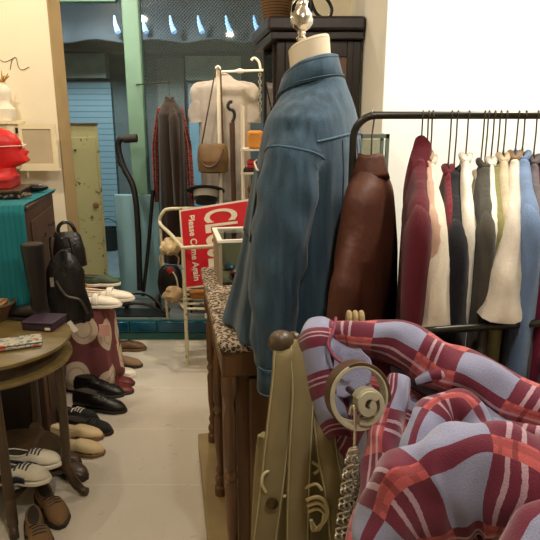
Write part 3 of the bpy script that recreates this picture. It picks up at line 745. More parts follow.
# grey felt tube / silver tin in front of hat
# walking cane
cq = P(234,200,3.8); cq.z = .14
cn = thing('walking_cane', 'brown walking cane with black curled handle beside the tee', 'cane', cq)
hh = P(234,118,3.8).z-.14
MB().tube([(0,0,0),(.0,0,hh*.5),(-.005,0,hh-.03)], [.012,.016,.018], 10).build('shaft', M['walnut'], cn)
MB().tube(smooth_path([(-.005,0,hh-.03),(.012,0,hh+.01),(.005,0,hh+.045),(-.018,0,hh+.055),(-.03,0,hh+.075),(-.018,0,hh+.1),(.0,0,hh+.1)]), .011, 8).build('handle', M['black'], cn)
# black umbrella-like dark bag under the brown coat
dq = P(187,212,3.95)
db = thing('umbrella', 'folded black umbrella hanging beside the brown coat', 'umbrella', (dq.x,3.98,.14))
MB().tube([(0,0,0),(0,0,.06),(0,0,.3),(0,0,.62),(0,0,.66)], [.006,.014,.045,.026,.012], 14, wob=.12).build('canopy', felt, db)
MB().tube(smooth_path([(0,0,.66),(0,0,.76),(.02,0,.80),(.045,0,.79),(.055,0,.75)]), .009, 8).build('handle', M['walnut'], db)
# chain hanging from the arm end
chn = MB()
for k in range(12):
    c0 = Vector((0,0,-.022*k)); rzk = (k % 2)*PI/2
    chn.tube([c0+Vector((.008*math.cos(a)*math.cos(rzk), .008*math.cos(a)*math.sin(rzk), .014*math.sin(a))) for a in [2*PI*i/8 for i in range(8)]], .003, 6, closed=True)
chn_o = chn.build('chain', M['chrome'], None); chn_o.location = tp+Vector((.275,-.0,-.03)); tag(chn_o, 'bright metal chain hanging from the display pole arm', 'chain')
# narrow shelf unit with folded goods
sx0, sx1 = P(243,150,3.6).x, P(268,150,3.6).x
su = thing('shelf_unit', 'narrow white shelf unit of folded goods in the window corner', 'shelf', ((sx0+sx1)/2,3.6,.0)); hw_ = (sx1-sx0)/2
zs = [.5,.82,1.02,1.22,1.36]
for x in (-hw_, hw_):
    for y in (-.12, .12): MB().tube([(x,y,0),(x,y,1.62)], .007, 8).build('post', wp, su)
for z in zs: MB().span((-hw_-.01,-.13,z-.012), (hw_+.01,.13,z)).build('shelf', wp, su, smooth=False)
def goods(name, label, cat, z, h, c, dx=0, wd=.10, dd=.16, rot_=0, layers=1):
    o = thing(name, label, cat, ((sx0+sx1)/2+dx,3.58,z), rot_)
    for k in range(layers):
        MB().box((0,0,h*(k+.5)/layers), (wd,dd,h/layers*.94)).build('fold' if layers > 1 else name+'_body', mat('goods_%s_%d' % (name, z*100), c, .8, var=.2), o, bevel=min(.018, h/layers*.3))
    return o
goods('box', 'orange box on the uppermost shelf of the window corner unit', 'box', 1.361, .11, (206,140,62))
goods('folded_cloth', 'red folded cloth on the dark tray of the window shelf', 'folded cloth', 1.239, .05, (176,44,44), layers=2)
goods('tray', 'dark tray under the red folded cloth on the window shelf', 'tray', 1.221, .017, (34,28,26), wd=.15, dd=.2)
goods('folded_cloth', 'brown folded cloth on the middle shelf of the window unit', 'folded cloth', 1.021, .11, (110,72,46), layers=3)
goods('folded_cloth', 'cream folded towels on the lower shelf of the window unit', 'folded cloth', .821, .10, (222,206,176), layers=3)
goods('folded_cloth', 'pale blue folded cloth on the lowest shelf of the window unit', 'folded cloth', .501, .12, (132,156,172), layers=3)
# ------------------------------------------------------------------ left side: cabinet under a teal cloth
cab = thing('cabinet', 'dark brown wooden cabinet under the teal cloth on the left', 'cabinet', (-1.075,2.45,0), R(11)); LA = R(11)
CM = Matrix.Translation((-1.075,2.45,0)) @ Matrix.Rotation(LA, 4, 'Z')
def cl(x, y, z): return CM @ Vector((x, y, z))
MB().span((-.62,0,0), (0,.66,1.14)).build('body', M['walnut'], cab, smooth=False, bevel=.006)
MB().span((-.63,-.01,1.14), (.012,.67,1.155)).build('top_board', M['walnut'], cab, smooth=False, bevel=.004)
MB().span((-.6,-.012,.08), (-.02,0,1.1)).build('front_panel', M['dark_wood'], cab, smooth=False, bevel=.004)
MB().span((.0,.06,.12), (.008,.6,1.08)).build('side_panel', M['walnut'], cab, smooth=False, bevel=.004)
for y, z in ((.2,.98),(.42,1.0)): MB().tube([(.008,y,z),(.03,y,z),(.035,y,z+.02)], .004, 6).build('hook', M['steel'], cab)
# cloth: a top sheet and a ribbed hanging front
teal = stripes('teal_cloth', (10,112,122), (8,96,106), .022, 0, .2, .9)
tcm = MB()
prof_ = [(.60,1.163),(.40,1.163),(.2,1.163),(.04,1.163),(-.012,1.160),(-.028,1.135),(-.03,1.0),(-.034,.88),(-.036,.78),(-.04,.715)]
def tf(u, v):
    k = v*(len(prof_)-1); i = min(int(k), len(prof_)-2); f = k-i
    y = lerp(prof_[i][0], prof_[i+1][0], f); z = lerp(prof_[i][1], prof_[i+1][1], f)
    x = -.62+.62*u
    hang = max(0, (1.13-z)/.45)
    if z > 1.15 and u > .9: z -= 0; x += (u-.9)*10*.03*max(0, (y))/.6
    return (x, y-.008*hang*(1+math.sin(x*46)), z+.004*math.sin(x*23)*hang)
tcm.grid(tf, 60, 54)
o_ = tcm.build('tablecloth', teal, xf=None, solid=.005); o_.location = (-1.075,2.45,0); o_.rotation_euler = (0,0,LA); tag(o_, 'teal ribbed cloth draped over the dark brown cabinet', 'cloth')
Zc = 1.167
# red mannequin head with white rimmed glasses
dt = thing('tray', 'dark wooden tray under the red box on the teal cloth', 'tray', cl(-.21,.34,Zc), LA)
MB().span((-.2,-.17,0), (.15,.14,.034)).build('tray_body', M['dark_wood'], dt, smooth=False, bevel=.006)
MB().span((-.205,-.175,.030), (.155,.145,.040)).build('rim', M['walnut'], dt, smooth=False, bevel=.003)
rb = thing('box', 'red box on the dark tray beneath the red mannequin head', 'box', cl(-.20,.35,Zc+.041), LA)
redp = mat('red_paint', (206,26,24), .45, var=.06); redb = mat('red_box', (170,30,32), .6)
MB().span((-.14,-.13,0), (.09,.11,.046)).build('box_body', redb, rb, smooth=False, bevel=.006)
MB().span((-.144,-.134,.034), (.094,.114,.050)).build('lid', redb, rb, smooth=False, bevel=.004)
hd = thing('red_mannequin', 'bright red mannequin head wearing white rimmed sunglasses', 'mannequin', cl(-.17,.36,Zc+.092), R(24))
mb = MB(); rs = []
hp = [(0,.075,.07,.0),(.02,.07,.06,.0),(.05,.068,.056,.0),(.07,.092,.064,.018),(.085,.106,.068,.018),(.11,.104,.072,.014),(.14,.105,.076,.005),(.17,.108,.080,.0),(.20,.106,.082,-.004),(.235,.092,.074,-.008),(.262,.06,.05,-.01),(.278,.02,.018,-.01)]
for z, a, b, sh in hp:
    ring = []
    for i in range(32):
        t_ = 2*PI*i/32; ca, sa = math.cos(t_), math.sin(t_)
        x = a*ca+sh; y = b*sa
        if ca > 0:
            kf = max(0, 1-abs(sa)/.22)
            x += kf*(.012*math.exp(-((z-.135)/.014)**2)+.008*math.exp(-((z-.155)/.02)**2)+.008*math.exp(-((z-.103)/.008)**2)+.010*math.exp(-((z-.088)/.006)**2))
            ke = math.exp(-((abs(sa)-.42)/.16)**2)*math.exp(-((z-.165)/.014)**2)
            x -= .014*ke
        ring.append((x, y, z))
    rs.append(ring)
fine = []
for k in range(len(rs)-1):
    for j in range(3):
        fine.append([Vector(p).lerp(Vector(q), j/3) for p, q in zip(rs[k], rs[k+1])])
fine.append([Vector(p) for p in rs[-1]])
# re-apply the facial relief at the fine heights
for ring in fine:
    for i, p in enumerate(ring):
        t_ = 2*PI*i/32; ca, sa = math.cos(t_), math.sin(t_); z = p.z
        if ca > 0:
            kf = max(0, 1-abs(sa)/.24)
            p.x += kf*(.012*math.exp(-((z-.136)/.010)**2)+.008*math.exp(-((z-.104)/.005)**2)+.008*math.exp(-((z-.092)/.005)**2))
mb.rings(fine).build('head', redp, hd)
for s in (-1, 1): MB().ball((-.01,s*.082,.155), (.016,.008,.028), 10).build('ear', redp, hd)
gs = thing('sunglasses', 'white rimmed sunglasses worn on the red mannequin head', 'sunglasses', cl(-.17,.36,Zc+.092), R(24))
for s in (-1, 1):
    cy = s*.036
    MB().tube([(.112-abs(.018*math.sin(a))*.3, cy+.022*math.cos(a), .172+.016*math.sin(a)) for a in [2*PI*i/16 for i in range(16)]], .0035, 8, closed=True).build('rim', M['white_sole'], gs)
    MB().lathe([(.001,0),(.017,0),(.017,.003),(.001,.003)], 16).build('lens', M['black'], gs, xf=Matrix.Translation((.107,cy,.172)) @ Matrix.Rotation(PI/2,4,'Y'))
    MB().tube([(.112,s*.062,.175),(.06,s*.088,.175),(-.01,s*.094,.172)], .0022, 6).build('temple', M['white_sole'], gs)
MB().tube([(.116,-.01,.176),(.122,0,.18),(.116,.01,.176)], .004, 6).build('bridge', M['white_sole'], gs)
hd.scale = gs.scale = (.98,.92,.83)
# beads and black eyeglass case beside
ec = thing('glasses_case', 'black rounded glasses case at the teal cloth corner', 'case', cl(-.055,.46,Zc), LA)
mb = MB().ball((0,0,.022), (.075,.032,.022), 18); mb.build('case_body', M['black_leather'], ec)
MB().tube([(-.07,-.012,.026),(0,-.033,.026),(.07,-.012,.026)], .003, 6).build('seam', M['steel'], ec)
jw = thing('necklace', 'tangled dark bead necklace lying before the black glasses case', 'necklace', cl(-.1,.22,Zc))
mb = MB()
for k in range(46):
    a = k*.42; r_ = .025+.05*abs(math.sin(k*.37))
    mb.ball((r_*math.cos(a)*1.1, r_*math.sin(a), .009+.008*abs(math.sin(k*1.7))), .0085, 8)
mb.build('beads', mat('bead_brown', (92,74,56), .25, var=.5, scale=40), jw)

# white wall cabinet with open door, vase and twig
wc = thing('wall_cabinet', 'cream wall cabinet with small open glazed door', 'wall cabinet', (-1.575,3.3,1.255))
cw_ = mat('cream_gloss', (232,218,184), .5, var=.04)
zt = .25
MB().span((-.28,-.1,0), (.12,.098,zt)).build('carcass', cw_, wc, smooth=False, bevel=.003)
MB().span((-.30,-.12,zt), (.135,.098,zt+.022)).build('top', cw_, wc, smooth=False, bevel=.003)
fr_ = MB().span((.135,-.0,.0), (.155,.02,zt+.0)).span((.32,0,0), (.345,.02,zt)).span((.155,0,0), (.32,.02,.028)).span((.155,0,zt-.026), (.32,.02,zt))
dr = fr_.build('door', cw_, wc, smooth=False)
MB().span((.153,.006,.026), (.322,.012,zt-.024)).build('pane', mat('frosted_pane', (190,174,146), .25, var=.08, scale=5), dr, smooth=False)
MB().span((.12,.0,-.012), (.35,.03,.0)).build('door_ledge', cw_, wc, smooth=False)
MB().span((.122,-.006,.2), (.134,.01,.23)).build('hinge', M['black'], wc, smooth=False)
MB().span((.122,-.006,.03), (.134,.01,.06)).build('hinge', M['black'], wc, smooth=False)
vq = P(6,118,3.26); vq.z = 1.255+zt+.0225
vs = thing('vase', 'white figure shaped vase on top of the cream wall cabinet', 'vase', vq)
MB().lathe([(.045,0),(.05,.02),(.055,.06),(.03,.09),(.028,.11),(.04,.14),(.038,.17),(.02,.19),(.022,.2),(.012,.2)], 20).build('vase_body', M['white_sole'], vs)
fl = MB()
for k in range(7):
    a = k*.9; fl.tube([(0,0,.19),(.02*math.cos(a),.02*math.sin(a),.22),(.045*math.cos(a),.03*math.sin(a),.235+.015*(k % 3))], [.003,.006,.002], 6)
fl.build('dried_flowers', mat('dried_yellow', (176,132,44), .8), vs)
tw = MB().tube(smooth_path([P(10,70,3.397),P(12,60,3.397),P(16,58,3.397),P(18,66,3.397),P(22,70,3.397),P(29,67,3.397)]), .0018, 6)
b_ = P(10,76,3.397); tw2 = MB().tube(smooth_path([P(0,60,3.397),P(5,62,3.397),P(12,59,3.397),P(15,57,3.397)]), .0016, 6)
tw_o = thing('wire_twig', 'thin curled wire twig fixed to the cream wall above the vase', 'twig', P(12,60,3.397))
tw.build('stem', M['walnut'], tw_o, xf=Matrix.Translation(-tw_o.location)); tw2.build('stem', M['walnut'], tw_o, xf=Matrix.Translation(-tw_o.location))

# ------------------------------------------------------------------ round table
TZ = .678
rt = thing('side_table', 'round olive wooden side table with slim legs and lower shelf', 'table', (-1.118,2.085,0))
MB().lathe([(.0005,TZ-.022),(.296,TZ-.022),(.31,TZ-.016),(.31,TZ-.004),(.304,TZ),(.0005,TZ)], 64).build('tabletop', M['olive_wood'], rt)
MB().lathe([(.27,TZ-.075),(.272,TZ-.022),(.25,TZ-.022),(.25,TZ-.075)], 64).build('apron', M['leg_wood'], rt)
MB().lathe([(.262,TZ-.094),(.306,TZ-.094),(.309,TZ-.088),(.306,TZ-.076),(.262,TZ-.076)], 64).build('lower_ring', M['olive_wood'], rt)
legs = []
for a in (-8, -62, 84, 168):
    a = R(a); ca, sa = math.cos(a), math.sin(a)
    def Q(r_, z): return (r_*ca, r_*sa, z)
    lg = MB().tube([Q(.285,TZ-.09),Q(.287,.45),Q(.28,.2),Q(.272,.13)], [.016,.017,.019,.022], 12).build('leg', M['leg_wood'], rt)
    MB().tube(smooth_path([Q(.245,.15),Q(.28,.115),Q(.30,.065),Q(.335,.022),Q(.36,.016)]), [.022]*4+[.02]*12+[.017]*8+[.014], 10).build('foot', M['leg_wood'], lg)
    legs.append(a)
SHZ = .145
MB().lathe([(.0005,SHZ-.016),(.235,SHZ-.016),(.245,SHZ-.008),(.235,SHZ),(.0005,SHZ)], 48).build('shelf', M['leg_wood'], rt)
for i in range(4):
    a0, a1 = legs[i], legs[(i+1) % 4]
    p0 = Vector((.26*math.cos(a0), .26*math.sin(a0), .11)); p1 = Vector((.26*math.cos(a1), .26*math.sin(a1), .11))
    if (p0-p1).length < .60: MB().tube(smooth_path([p0, (p0+p1)*.40+Vector((0,0,.02)), p1]), .015, 8).build('stretcher', M['leg_wood'], rt)
# things on the table
bx = thing('box', 'dark purple leather box with white tag on the round table', 'box', PZ(45,326,TZ+.001), R(-8))
pur = mat('purple_leather', (50,32,50), .5, var=.15)
MB().span((-.068,-.06,0), (.068,.06,.026)).build('box_body', pur, bx, bevel=.004)
MB().span((-.07,-.062,.026), (.07,.062,.038)).build('lid', pur, bx, bevel=.004)
MB().span((.035,-.0635,.006), (.058,-.0605,.016)).build('price_tag', M['white_sole'], bx, smooth=False)
fm_, N, L, B = nt('floral_fabric'); g = NG(N, L)
tc = N.new('ShaderNodeTexCoord'); vo = N.new('ShaderNodeTexVoronoi'); vo.inputs['Scale'].default_value = 42; L.new(tc.outputs['Object'], vo.inputs['Vector'])
hs = N.new('ShaderNodeSeparateColor'); L.new(vo.outputs['Color'], hs.inputs[0])
c = g.mix(g.band(vo.outputs['Distance'], .3, .5), lin((176,170,154)), lin((120,122,114)))
c = g.mix(g.m('MULTIPLY', g.m('GREATER_THAN', hs.outputs[0], .75), g.m('LESS_THAN', vo.outputs['Distance'], .4)), c, lin((186,84,66)))
c = g.mix(g.m('MULTIPLY', g.m('LESS_THAN', hs.outputs[1], .3), g.m('LESS_THAN', vo.outputs['Distance'], .45)), c, lin((66,110,112)))
L.new(c, B.inputs['Base Color']); B.inputs['Roughness'].default_value = .6
wl = thing('wallet', 'pale floral patterned wallet lying at the round table front', 'wallet', PZ(17,345,TZ+.001), R(24))
MB().span((-.09,-.055,0), (.09,.055,.016)).build('wallet_body', fm_, wl, bevel=.007)
MB().span((-.091,-.056,.016), (.091,.035,.024)).build('flap', fm_, wl, bevel=.004)
bk2 = thing('wicker_basket', 'shallow wicker basket of coiled straps on the round table', 'basket', PZ(-6,318,TZ+.001))
MB().lathe([(.07,0),(.095,.07),(.09,.07),(.065,.008)], 28).build('basket_body', M['wicker'], bk2)
MB().tube([(.093*math.cos(k*PI/14),.093*math.sin(k*PI/14),.07) for k in range(28)], .006, 8, closed=True).build('rim', M['wicker'], bk2)
stp = mat('strap_tan', (150,116,76), .7, var=.2)
for i, (r_, z_, dx) in enumerate(((.06,.06,0),(.045,.072,.012),(.03,.08,.018))):
    o_ = MB().tube([(r_*math.cos(k*PI/12)+dx, r_*math.sin(k*PI/12), z_+.006*math.sin(k*PI/6+i)) for k in range(24)], .011, 8, flat=.6, closed=True).build('coiled_strap', stp)
    o_.location = bk2.location; tag(o_, ['wide tan strap coiled against the wicker basket rim', 'middle tan strap coil in the wicker basket', 'small tan strap coil at the top of the wicker basket'][i], 'strap', 'coiled straps in the basket')
np_ = thing('pouch', 'dark navy pouch standing behind the wicker basket', 'pouch', PZ(2,304,TZ+.001), R(10))
MB().rings([[Vector((a*math.cos(k*PI/10), b*math.sin(k*PI/10), z)) for k in range(20)] for z, a, b in ((0,.055,.02),(.01,.062,.026),(.06,.06,.024),(.10,.056,.01),(.105,.05,.005))]).build('pouch_body', cloth('navy_cloth', (32,34,44)), np_)
MB().tube(smooth_path([(.04,0,.1),(.05,0,.125),(.02,0,.13),(.03,0,.1)]), .004, 6).build('drawstring', M['black'], np_)

# ------------------------------------------------------------------ shoes
def prof_w(s, kind):
    t = [(0,.018),(.05,.028),(.2,.034),(.42,.034),(.68,.045),(.85,.041),(.95,.026),(1,.008)]
    return interp(t, s)[0]
def shoe(name, label, heel_toe, m, sole, L_=.265, kind='low', lining=None, group=None, lace=None, z=0, strap=None, cat='shoe', side=None, shaft=True):
    (p, ang) = heel_toe
    o = thing(name, label, cat, (p.x-L_*math.cos(ang), p.y-L_*math.sin(ang), z), ang, group)
    hgt = dict(low=[(0,.05),(.06,.068),(.2,.066),(.4,.062),(.55,.066),(.75,.054),(.9,.044),(1,.026)],
               flat=[(0,.042),(.06,.054),(.2,.048),(.4,.044),(.55,.046),(.75,.042),(.9,.036),(1,.022)],
               boot=[(0,.09),(.06,.11),(.2,.115),(.4,.11),(.52,.088),(.7,.066),(.88,.052),(1,.03)])[kind]
    rs = []; n = 18; ss = [0,.03,.07,.14,.22,.3,.38,.46,.54,.62,.7,.78,.85,.91,.96,1]
    H = lambda s: interp(hgt, s)[0]
    bend = lambda s: .006*math.sin(PI*s)*(1 if s > .5 else -1)
    for s in ss:
        w = prof_w(s, kind); h = H(s); ring = []
        for i in range(n):
            a = 2*PI*i/n
            y = w*math.copysign(abs(math.cos(a))**.75, math.cos(a)); zz = math.sin(a)
            z_ = .014+(h-.014)*(.35+.65*math.copysign(abs(zz)**.8, zz)) if zz > 0 else .014+(h-.014)*.35*(1+zz)
            if zz > .2: y *= .92
            ring.append((s*L_, y+bend(s), z_))
        rs.append(ring)
    MB().rings(rs).build('upper', m, o, ang=70)
    out = [(s*L_+(.004 if s == 1 else (-.004 if s == 0 else 0)), prof_w(s, kind)+.004+bend(s)) for s in ss]+[(s*L_+(.004 if s == 1 else (-.004 if s == 0 else 0)), -prof_w(s, kind)-.004+bend(s)) for s in reversed(ss)]
    MB().prism(out, 0, .017).build('sole', sole, o, bevel=.003)
    if kind == 'boot' or sole is M['rubber']: MB().prism([q for q in out if q[0] < L_*.3], 0, .022).build('heel', sole, o, bevel=.002)
    ln = lining or M['lining']
    if kind == 'boot' and shaft:
        MB().tube([(.062,0,.09),(.06,0,.14),(.058,0,.175)], [.040,.042,.044], 18, flat=.0+1.0).build('shaft', m, o)
        MB().tube([(.058,0,.1755),(.058,0,.179)], [.04,.036], 18).build('lining', ln, o)
    else:
        mb = MB(); b0, b1 = (.05, .50) if kind != 'flat' else (.05, .62)
        def op(u, v):
            s = lerp(b0, b1, u); ww = prof_w(s, kind)*.74*math.sin(PI*min(1,max(.02,u*.96+.03)))**.45
            return (s*L_, ww*(2*v-1)+bend(s), H(s)*.985+.003-.006*(2*v-1)**2)
        mb.grid(op, 14, 8).build('lining', ln, o)
        edge = [op(u, 1) for u in [k/14 for k in range(15)]]+[op(u, 0) for u in [k/14 for k in range(14, -1, -1)]]
        MB().tube([Vector(e)+Vector((0,0,.0)) for e in edge], .0045, 6, closed=True).build('collar', m, o)
    if lace:
        for k in range(4 if kind != 'flat' else 2):
            s = .50+.055*k; w = prof_w(s, kind)*.55
            MB().tube([(s*L_,-w+bend(s),H(s)*.93),(s*L_,bend(s),H(s)+.004),(s*L_,w+bend(s),H(s)*.93)], .0035, 6).build('lace', lace, o)
    if strap:
        s = .55; w = prof_w(s, kind)
        st_ = []
        for ds in (-.055, -.02, .02, .055):
            st_.append([((s+ds)*L_, w*1.04*math.cos(a)+bend(s), .02+(H(s)-.012)*math.sin(a)) for a in [PI*i/12 for i in range(13)]])
        MB().rings(st_, closed=False).build('strap', strap, o, solid=.006)
    if side:
        for sgn in (-1, 1):
            mb = MB(); mb.grid(lambda u, v: (lerp(.01,.68,u)*L_, sgn*(prof_w(lerp(.01,.68,u),kind)+.0035)+bend(lerp(.01,.68,u)), .014+.022*v+.026*(1-u)*v), 10, 3)
            mb.build('side_panel', side, o, solid=.003)
    return o
def toe(px, py, ang, z=0): return (PZ(px, py, z+.012), R(ang))
brown_s = mat('brown_suede', (112,84,54), .9, var=.15, bump=.2, bscale=120)
cream_l = mat('cream_leather', (206,182,140), .5, var=.08)
dkbr = mat('dark_brown_leather', (58,40,28), .35, var=.2)
greybr = mat('grey_canvas', (206,198,178), .85, var=.12)
navy = mat('navy_leather', (34,40,62), .5, var=.1)
blk = M['black_leather']
redl = mat('red_leather', (98,34,30), .4, var=.15)
tanl = mat('tan_leather_shoe', (108,80,50), .5, var=.15)
taup = mat('taupe_suede', (136,108,80), .85, var=.12)
whl = mat('white_leather', (230,220,202), .45, var=.05)
grn = mat('green_suede', (64,78,58), .85, var=.2)
SG = 'shoes along the aisle'
shoe('shoe', 'brown suede shoe nearest the table foot, toe on the floor', toe(62,526,-52), brown_s, M['rubber'], lace=dkbr, group=SG)
shoe('shoe', 'brown suede shoe left of its pair under the table edge', toe(42,560,-62), brown_s, M['rubber'], lace=dkbr, group=SG)
shoe('sneaker', 'grey white sneaker with navy trim in front on the table shelf', (Vector((-.865,1.925,0)), R(-2)), greybr, M['white_sole'], L_=.25, lace=navy, z=SHZ+.001, strap=None, side=navy, group='sneakers on the table shelf', cat='sneaker')
shoe('sneaker', 'grey white sneaker with navy trim behind its pair', (Vector((-.86,2.035,0)), R(2)), greybr, M['white_sole'], L_=.25, lace=navy, z=SHZ+.001, side=navy, group='sneakers on the table shelf', cat='sneaker')
shoe('shoe', 'dark brown leather shoe just behind the round table leg', toe(86,478,-28), dkbr, M['rubber'], lace=blk, group=SG)
shoe('shoe', 'dark brown leather shoe farther under the cream loafers', toe(80,465,-20), dkbr, M['rubber'], lace=blk, group=SG)
shoe('loafer', 'cream leather loafer nearer the camera, between trainers and brown shoes', toe(104,452,-6), cream_l, M['tan_sole'], lining=M['pale_lining'], group='cream loafers', cat='loafer')
shoe('loafer', 'cream leather loafer behind its pair, next to the black trainers', toe(103,436,-2), cream_l, M['tan_sole'], lining=M['pale_lining'], group='cream loafers', cat='loafer')
shoe('trainer', 'black trainer with rough sole behind the cream loafers', toe(112,432,-14), cloth('black_mesh', (34,34,32)), M['rubber'], lace=blk, group=SG, cat='trainer')
shoe('trainer', 'black trainer with grey laces farther in than its pair', toe(98,420,-10), bpy.data.materials['black_mesh'], M['rubber'], lace=greybr, group=SG, cat='trainer')
shoe('boot', 'black leather ankle boot nearest the aisle in the shoe row', toe(126,410,-10), blk, M['rubber'], L_=.30, kind='boot', shaft=False, lace=blk, group=SG, cat='boot')
shoe('boot', 'black leather ankle boot with shiny toe just behind its pair', toe(124,394,-8), blk, M['rubber'], L_=.30, kind='boot', shaft=False, lace=blk, group=SG, cat='boot')
shoe('shoe', 'red leather shoe nearest the camera below the white shoe', toe(133,391,-8), redl, M['rubber'], L_=.24, kind='flat', group=SG)
shoe('shoe', 'red leather shoe behind its pair by the dotted drape', toe(134,383,-4), redl, M['rubber'], L_=.24, kind='flat', group=SG)
shoe('shoe', 'white flat shoe behind the red pair by the dotted drape', toe(136,374,-4), whl, M['white_sole'], L_=.22, kind='flat', lining=M['pale_lining'], group=SG)
shoe('shoe', 'taupe suede shoe standing nearer, beside the front step', toe(142,365,-4), taup, M['rubber'], L_=.27, group=SG)
shoe('shoe', 'tan leather shoe farther back, closest to the blue step', toe(146,348,0), tanl, M['tan_sole'], L_=.27, lace=dkbr, group=SG)

# ------------------------------------------------------------------ dotted drape stand and what stands on it
DZ = .50
ds = thing('shoe_stand', 'low stand draped in maroon fabric with large white dots', 'stand', (-1.12,3.14,0))
MB().span((-.15,-.13,0), (.15,.13,DZ-.012)).build('box', M['walnut'], ds, smooth=False)
dm = dots('dotted_fabric', (112,58,58), (200,180,154), (176,150,128), 4.3)
rs = []
for z, k in ((DZ,.2),(DZ,.9),(DZ-.004,1.0),(DZ-.03,1.03),(.4,1.08),(.3,1.13),(.2,1.18),(.1,1.24),(.03,1.3)):
    ring = []
    for i in range(48):
        a = 2*PI*i/48; ca, sa = math.cos(a), math.sin(a)
        wv = (1-z/DZ)*.09*math.sin(7*a+.5)
        r_ = 1/max(abs(ca), abs(sa))**.75
        ring.append((.165*k*ca*r_*(1+wv), .145*k*sa*r_*(1+wv), z))
    rs.append(ring)
MB().rings(rs, cap=False).build('drape', dm, ds, solid=.004, ang=60)
tgq = Vector((.20,-.12,.36))
MB().span((tgq.x-.03,tgq.y-.09,tgq.z), (tgq.x+.03,tgq.y-.086,tgq.z+.07)).build('tag', mat('pink_tag', (214,160,142), .7), ds, smooth=False)
shoe('loafer', 'white leather loafer nearer the camera on the dotted stand', (Vector((-.845,3.03,0)), R(2)), whl, M['white_sole'], L_=.31, kind='low', z=DZ+.003, lining=M['tan_sole'], strap=whl, group='white loafers on the dotted stand', cat='loafer')
shoe('loafer', 'white leather loafer farther back on the dotted stand', (Vector((-.80,3.15,0)), R(2)), whl, M['white_sole'], L_=.31, kind='low', z=DZ+.003, lining=M['tan_sole'], strap=whl, group='white loafers on the dotted stand', cat='loafer')
bs = thing('shoe_box', 'flat brown box under green shoes behind the dotted stand', 'box', (-1.1,3.32,0))
MB().span((-.17,-.03,0), (.11,.065,.54)).build('box_body', M['walnut'], bs, smooth=False)
shoe('shoe', 'green suede shoe behind the white loafers, closest to the locker', (Vector((-.93,3.34,0)), R(2)), grn, M['white_sole'], L_=.25, kind='low', z=.541, group='green shoes', lining=M['lining'])
sn = shoe('sandal', 'tan sandal with sparkling beads behind the white loafers', (Vector((-1.0,3.26,0)), R(-4)), mat('sandal_tan', (190,130,96), .6), M['tan_sole'], L_=.22, kind='flat', z=DZ+.003, cat='sandal', lining=M['pale_lining'])
sn.location = (-1.23,3.245,DZ+.003)
mb = MB()
for k in range(14): mb.ball((.10+.03*math.cos(k*.9)*(.4+.6*(k % 3)/2), .03*math.sin(k*1.3), .05+.006*(k % 4)), .007, 8)
mb.build('beads', mat('gold_beads', (210,170,90), .25, metal=.8, var=.3), sn)

# ------------------------------------------------------------------ black bags hung on the cabinet side, boot on the table
def bagloc(px, py, Y): return P(px, py, Y)
b1 = bagloc(66,288,2.56)
hbk = cl(.035,.2,1.0)
bg1 = thing('handbag', 'slouchy black leather handbag with tags hanging on the cabinet side', 'handbag', b1, R(18))
rs = []
for z, a, d_ in ((-.17,.07,.02),(-.15,.11,.045),(-.08,.115,.055),(0,.10,.05),(.08,.085,.04),(.14,.06,.025),(.17,.04,.012)):
    rs.append([Vector((a*math.cos(k*PI/14)*(1+.08*math.sin(5*k+z*30))+.02*(.1-z)*3*.3, d_*math.sin(k*PI/14)*(1+.15*math.sin(3*k+z*40)), z)) for k in range(28)])
mb = MB().rings(rs)
for v in mb.v: v += Vector((noise.noise(v*14), noise.noise(v*14+Vector((3,3,3))), noise.noise(v*14+Vector((8,1,2)))))*.028
mb.build('bag_body', blk, bg1)
up_ = hbk-b1
MB().tube(smooth_path([(-.05,0,.13),(-.05,0,.24),(-.03,.0,up_.z+.0),(-.02,0,up_.z+.02),(.0,0,up_.z-.01),(.03,0,.24),(.05,0,.13)]), .012, 8, flat=.4).build('strap', blk, bg1)
MB().tube(smooth_path([(-.04,-.05,.05),(0,-.065,-.02),(.06,-.06,-.05),(.09,-.055,-.12)]), .008, 8).build('zip_edge', M['steel'], bg1)
MB().span((-.012,-.004,-.03), (.012,.0,.03)).build('price_tag', M['white_sole'], bg1, smooth=False, xf=Matrix.Translation((.015,-.06,-.175)) @ Matrix.Rotation(R(-30),4,'Y'))
MB().span((-.008,-.004,-.022), (.008,.0,.022)).build('price_tag', mat('tag_grey', (130,120,108), .6), bg1, smooth=False, xf=Matrix.Translation((-.055,-.06,.05)))
b2 = bagloc(69,250,2.68)
bg2 = thing('handbag', 'small black handbag with buckle behind the larger black handbag', 'handbag', b2, R(18))
MB().rings([[Vector((a*math.cos(k*PI/12), d_*math.sin(k*PI/12), z)) for k in range(24)] for z, a, d_ in ((-.09,.06,.02),(-.08,.08,.04),(0,.075,.04),(.07,.06,.025),(.09,.045,.012))]).build('bag_body', blk, bg2)
MB().tube(smooth_path([(-.04,0,.07),(-.04,0,.11),(-.02,0,.135),(.01,0,.135),(.03,0,.11),(.04,0,.07)]), .009, 8).build('strap', blk, bg2)
MB().tube([(-.012,-.043,-.01),(.012,-.043,-.01),(.012,-.043,.012),(-.012,-.043,.012)], .003, 6, closed=True).build('buckle', M['chrome'], bg2)
btl = mat('boot_black_brown', (22,18,17), .4, var=.2)
bt = thing('boot', 'tall dark leather boot standing at the back of the round table', 'boot', (-1.0,2.315,TZ+.001), R(170))
MB().tube([(0,0,.05),(0,0,.12),(.002,0,.22),(.004,0,.32),(.004,0,.335)], [.036,.034,.042,.048,.047], 18).build('shaft', btl, bt)
MB().tube([(.004,0,.335),(.004,0,.338)], [.042,.040], 18).build('lining', M['lining'], bt)
MB().tube([(-.03,0,.034),(.03,0,.04),(.09,0,.03),(.14,0,.026),(.165,0,.022)], [.03,.036,.034,.03,.016], 14, flat=.8, up=(0,0,1)).build('foot', btl, bt)
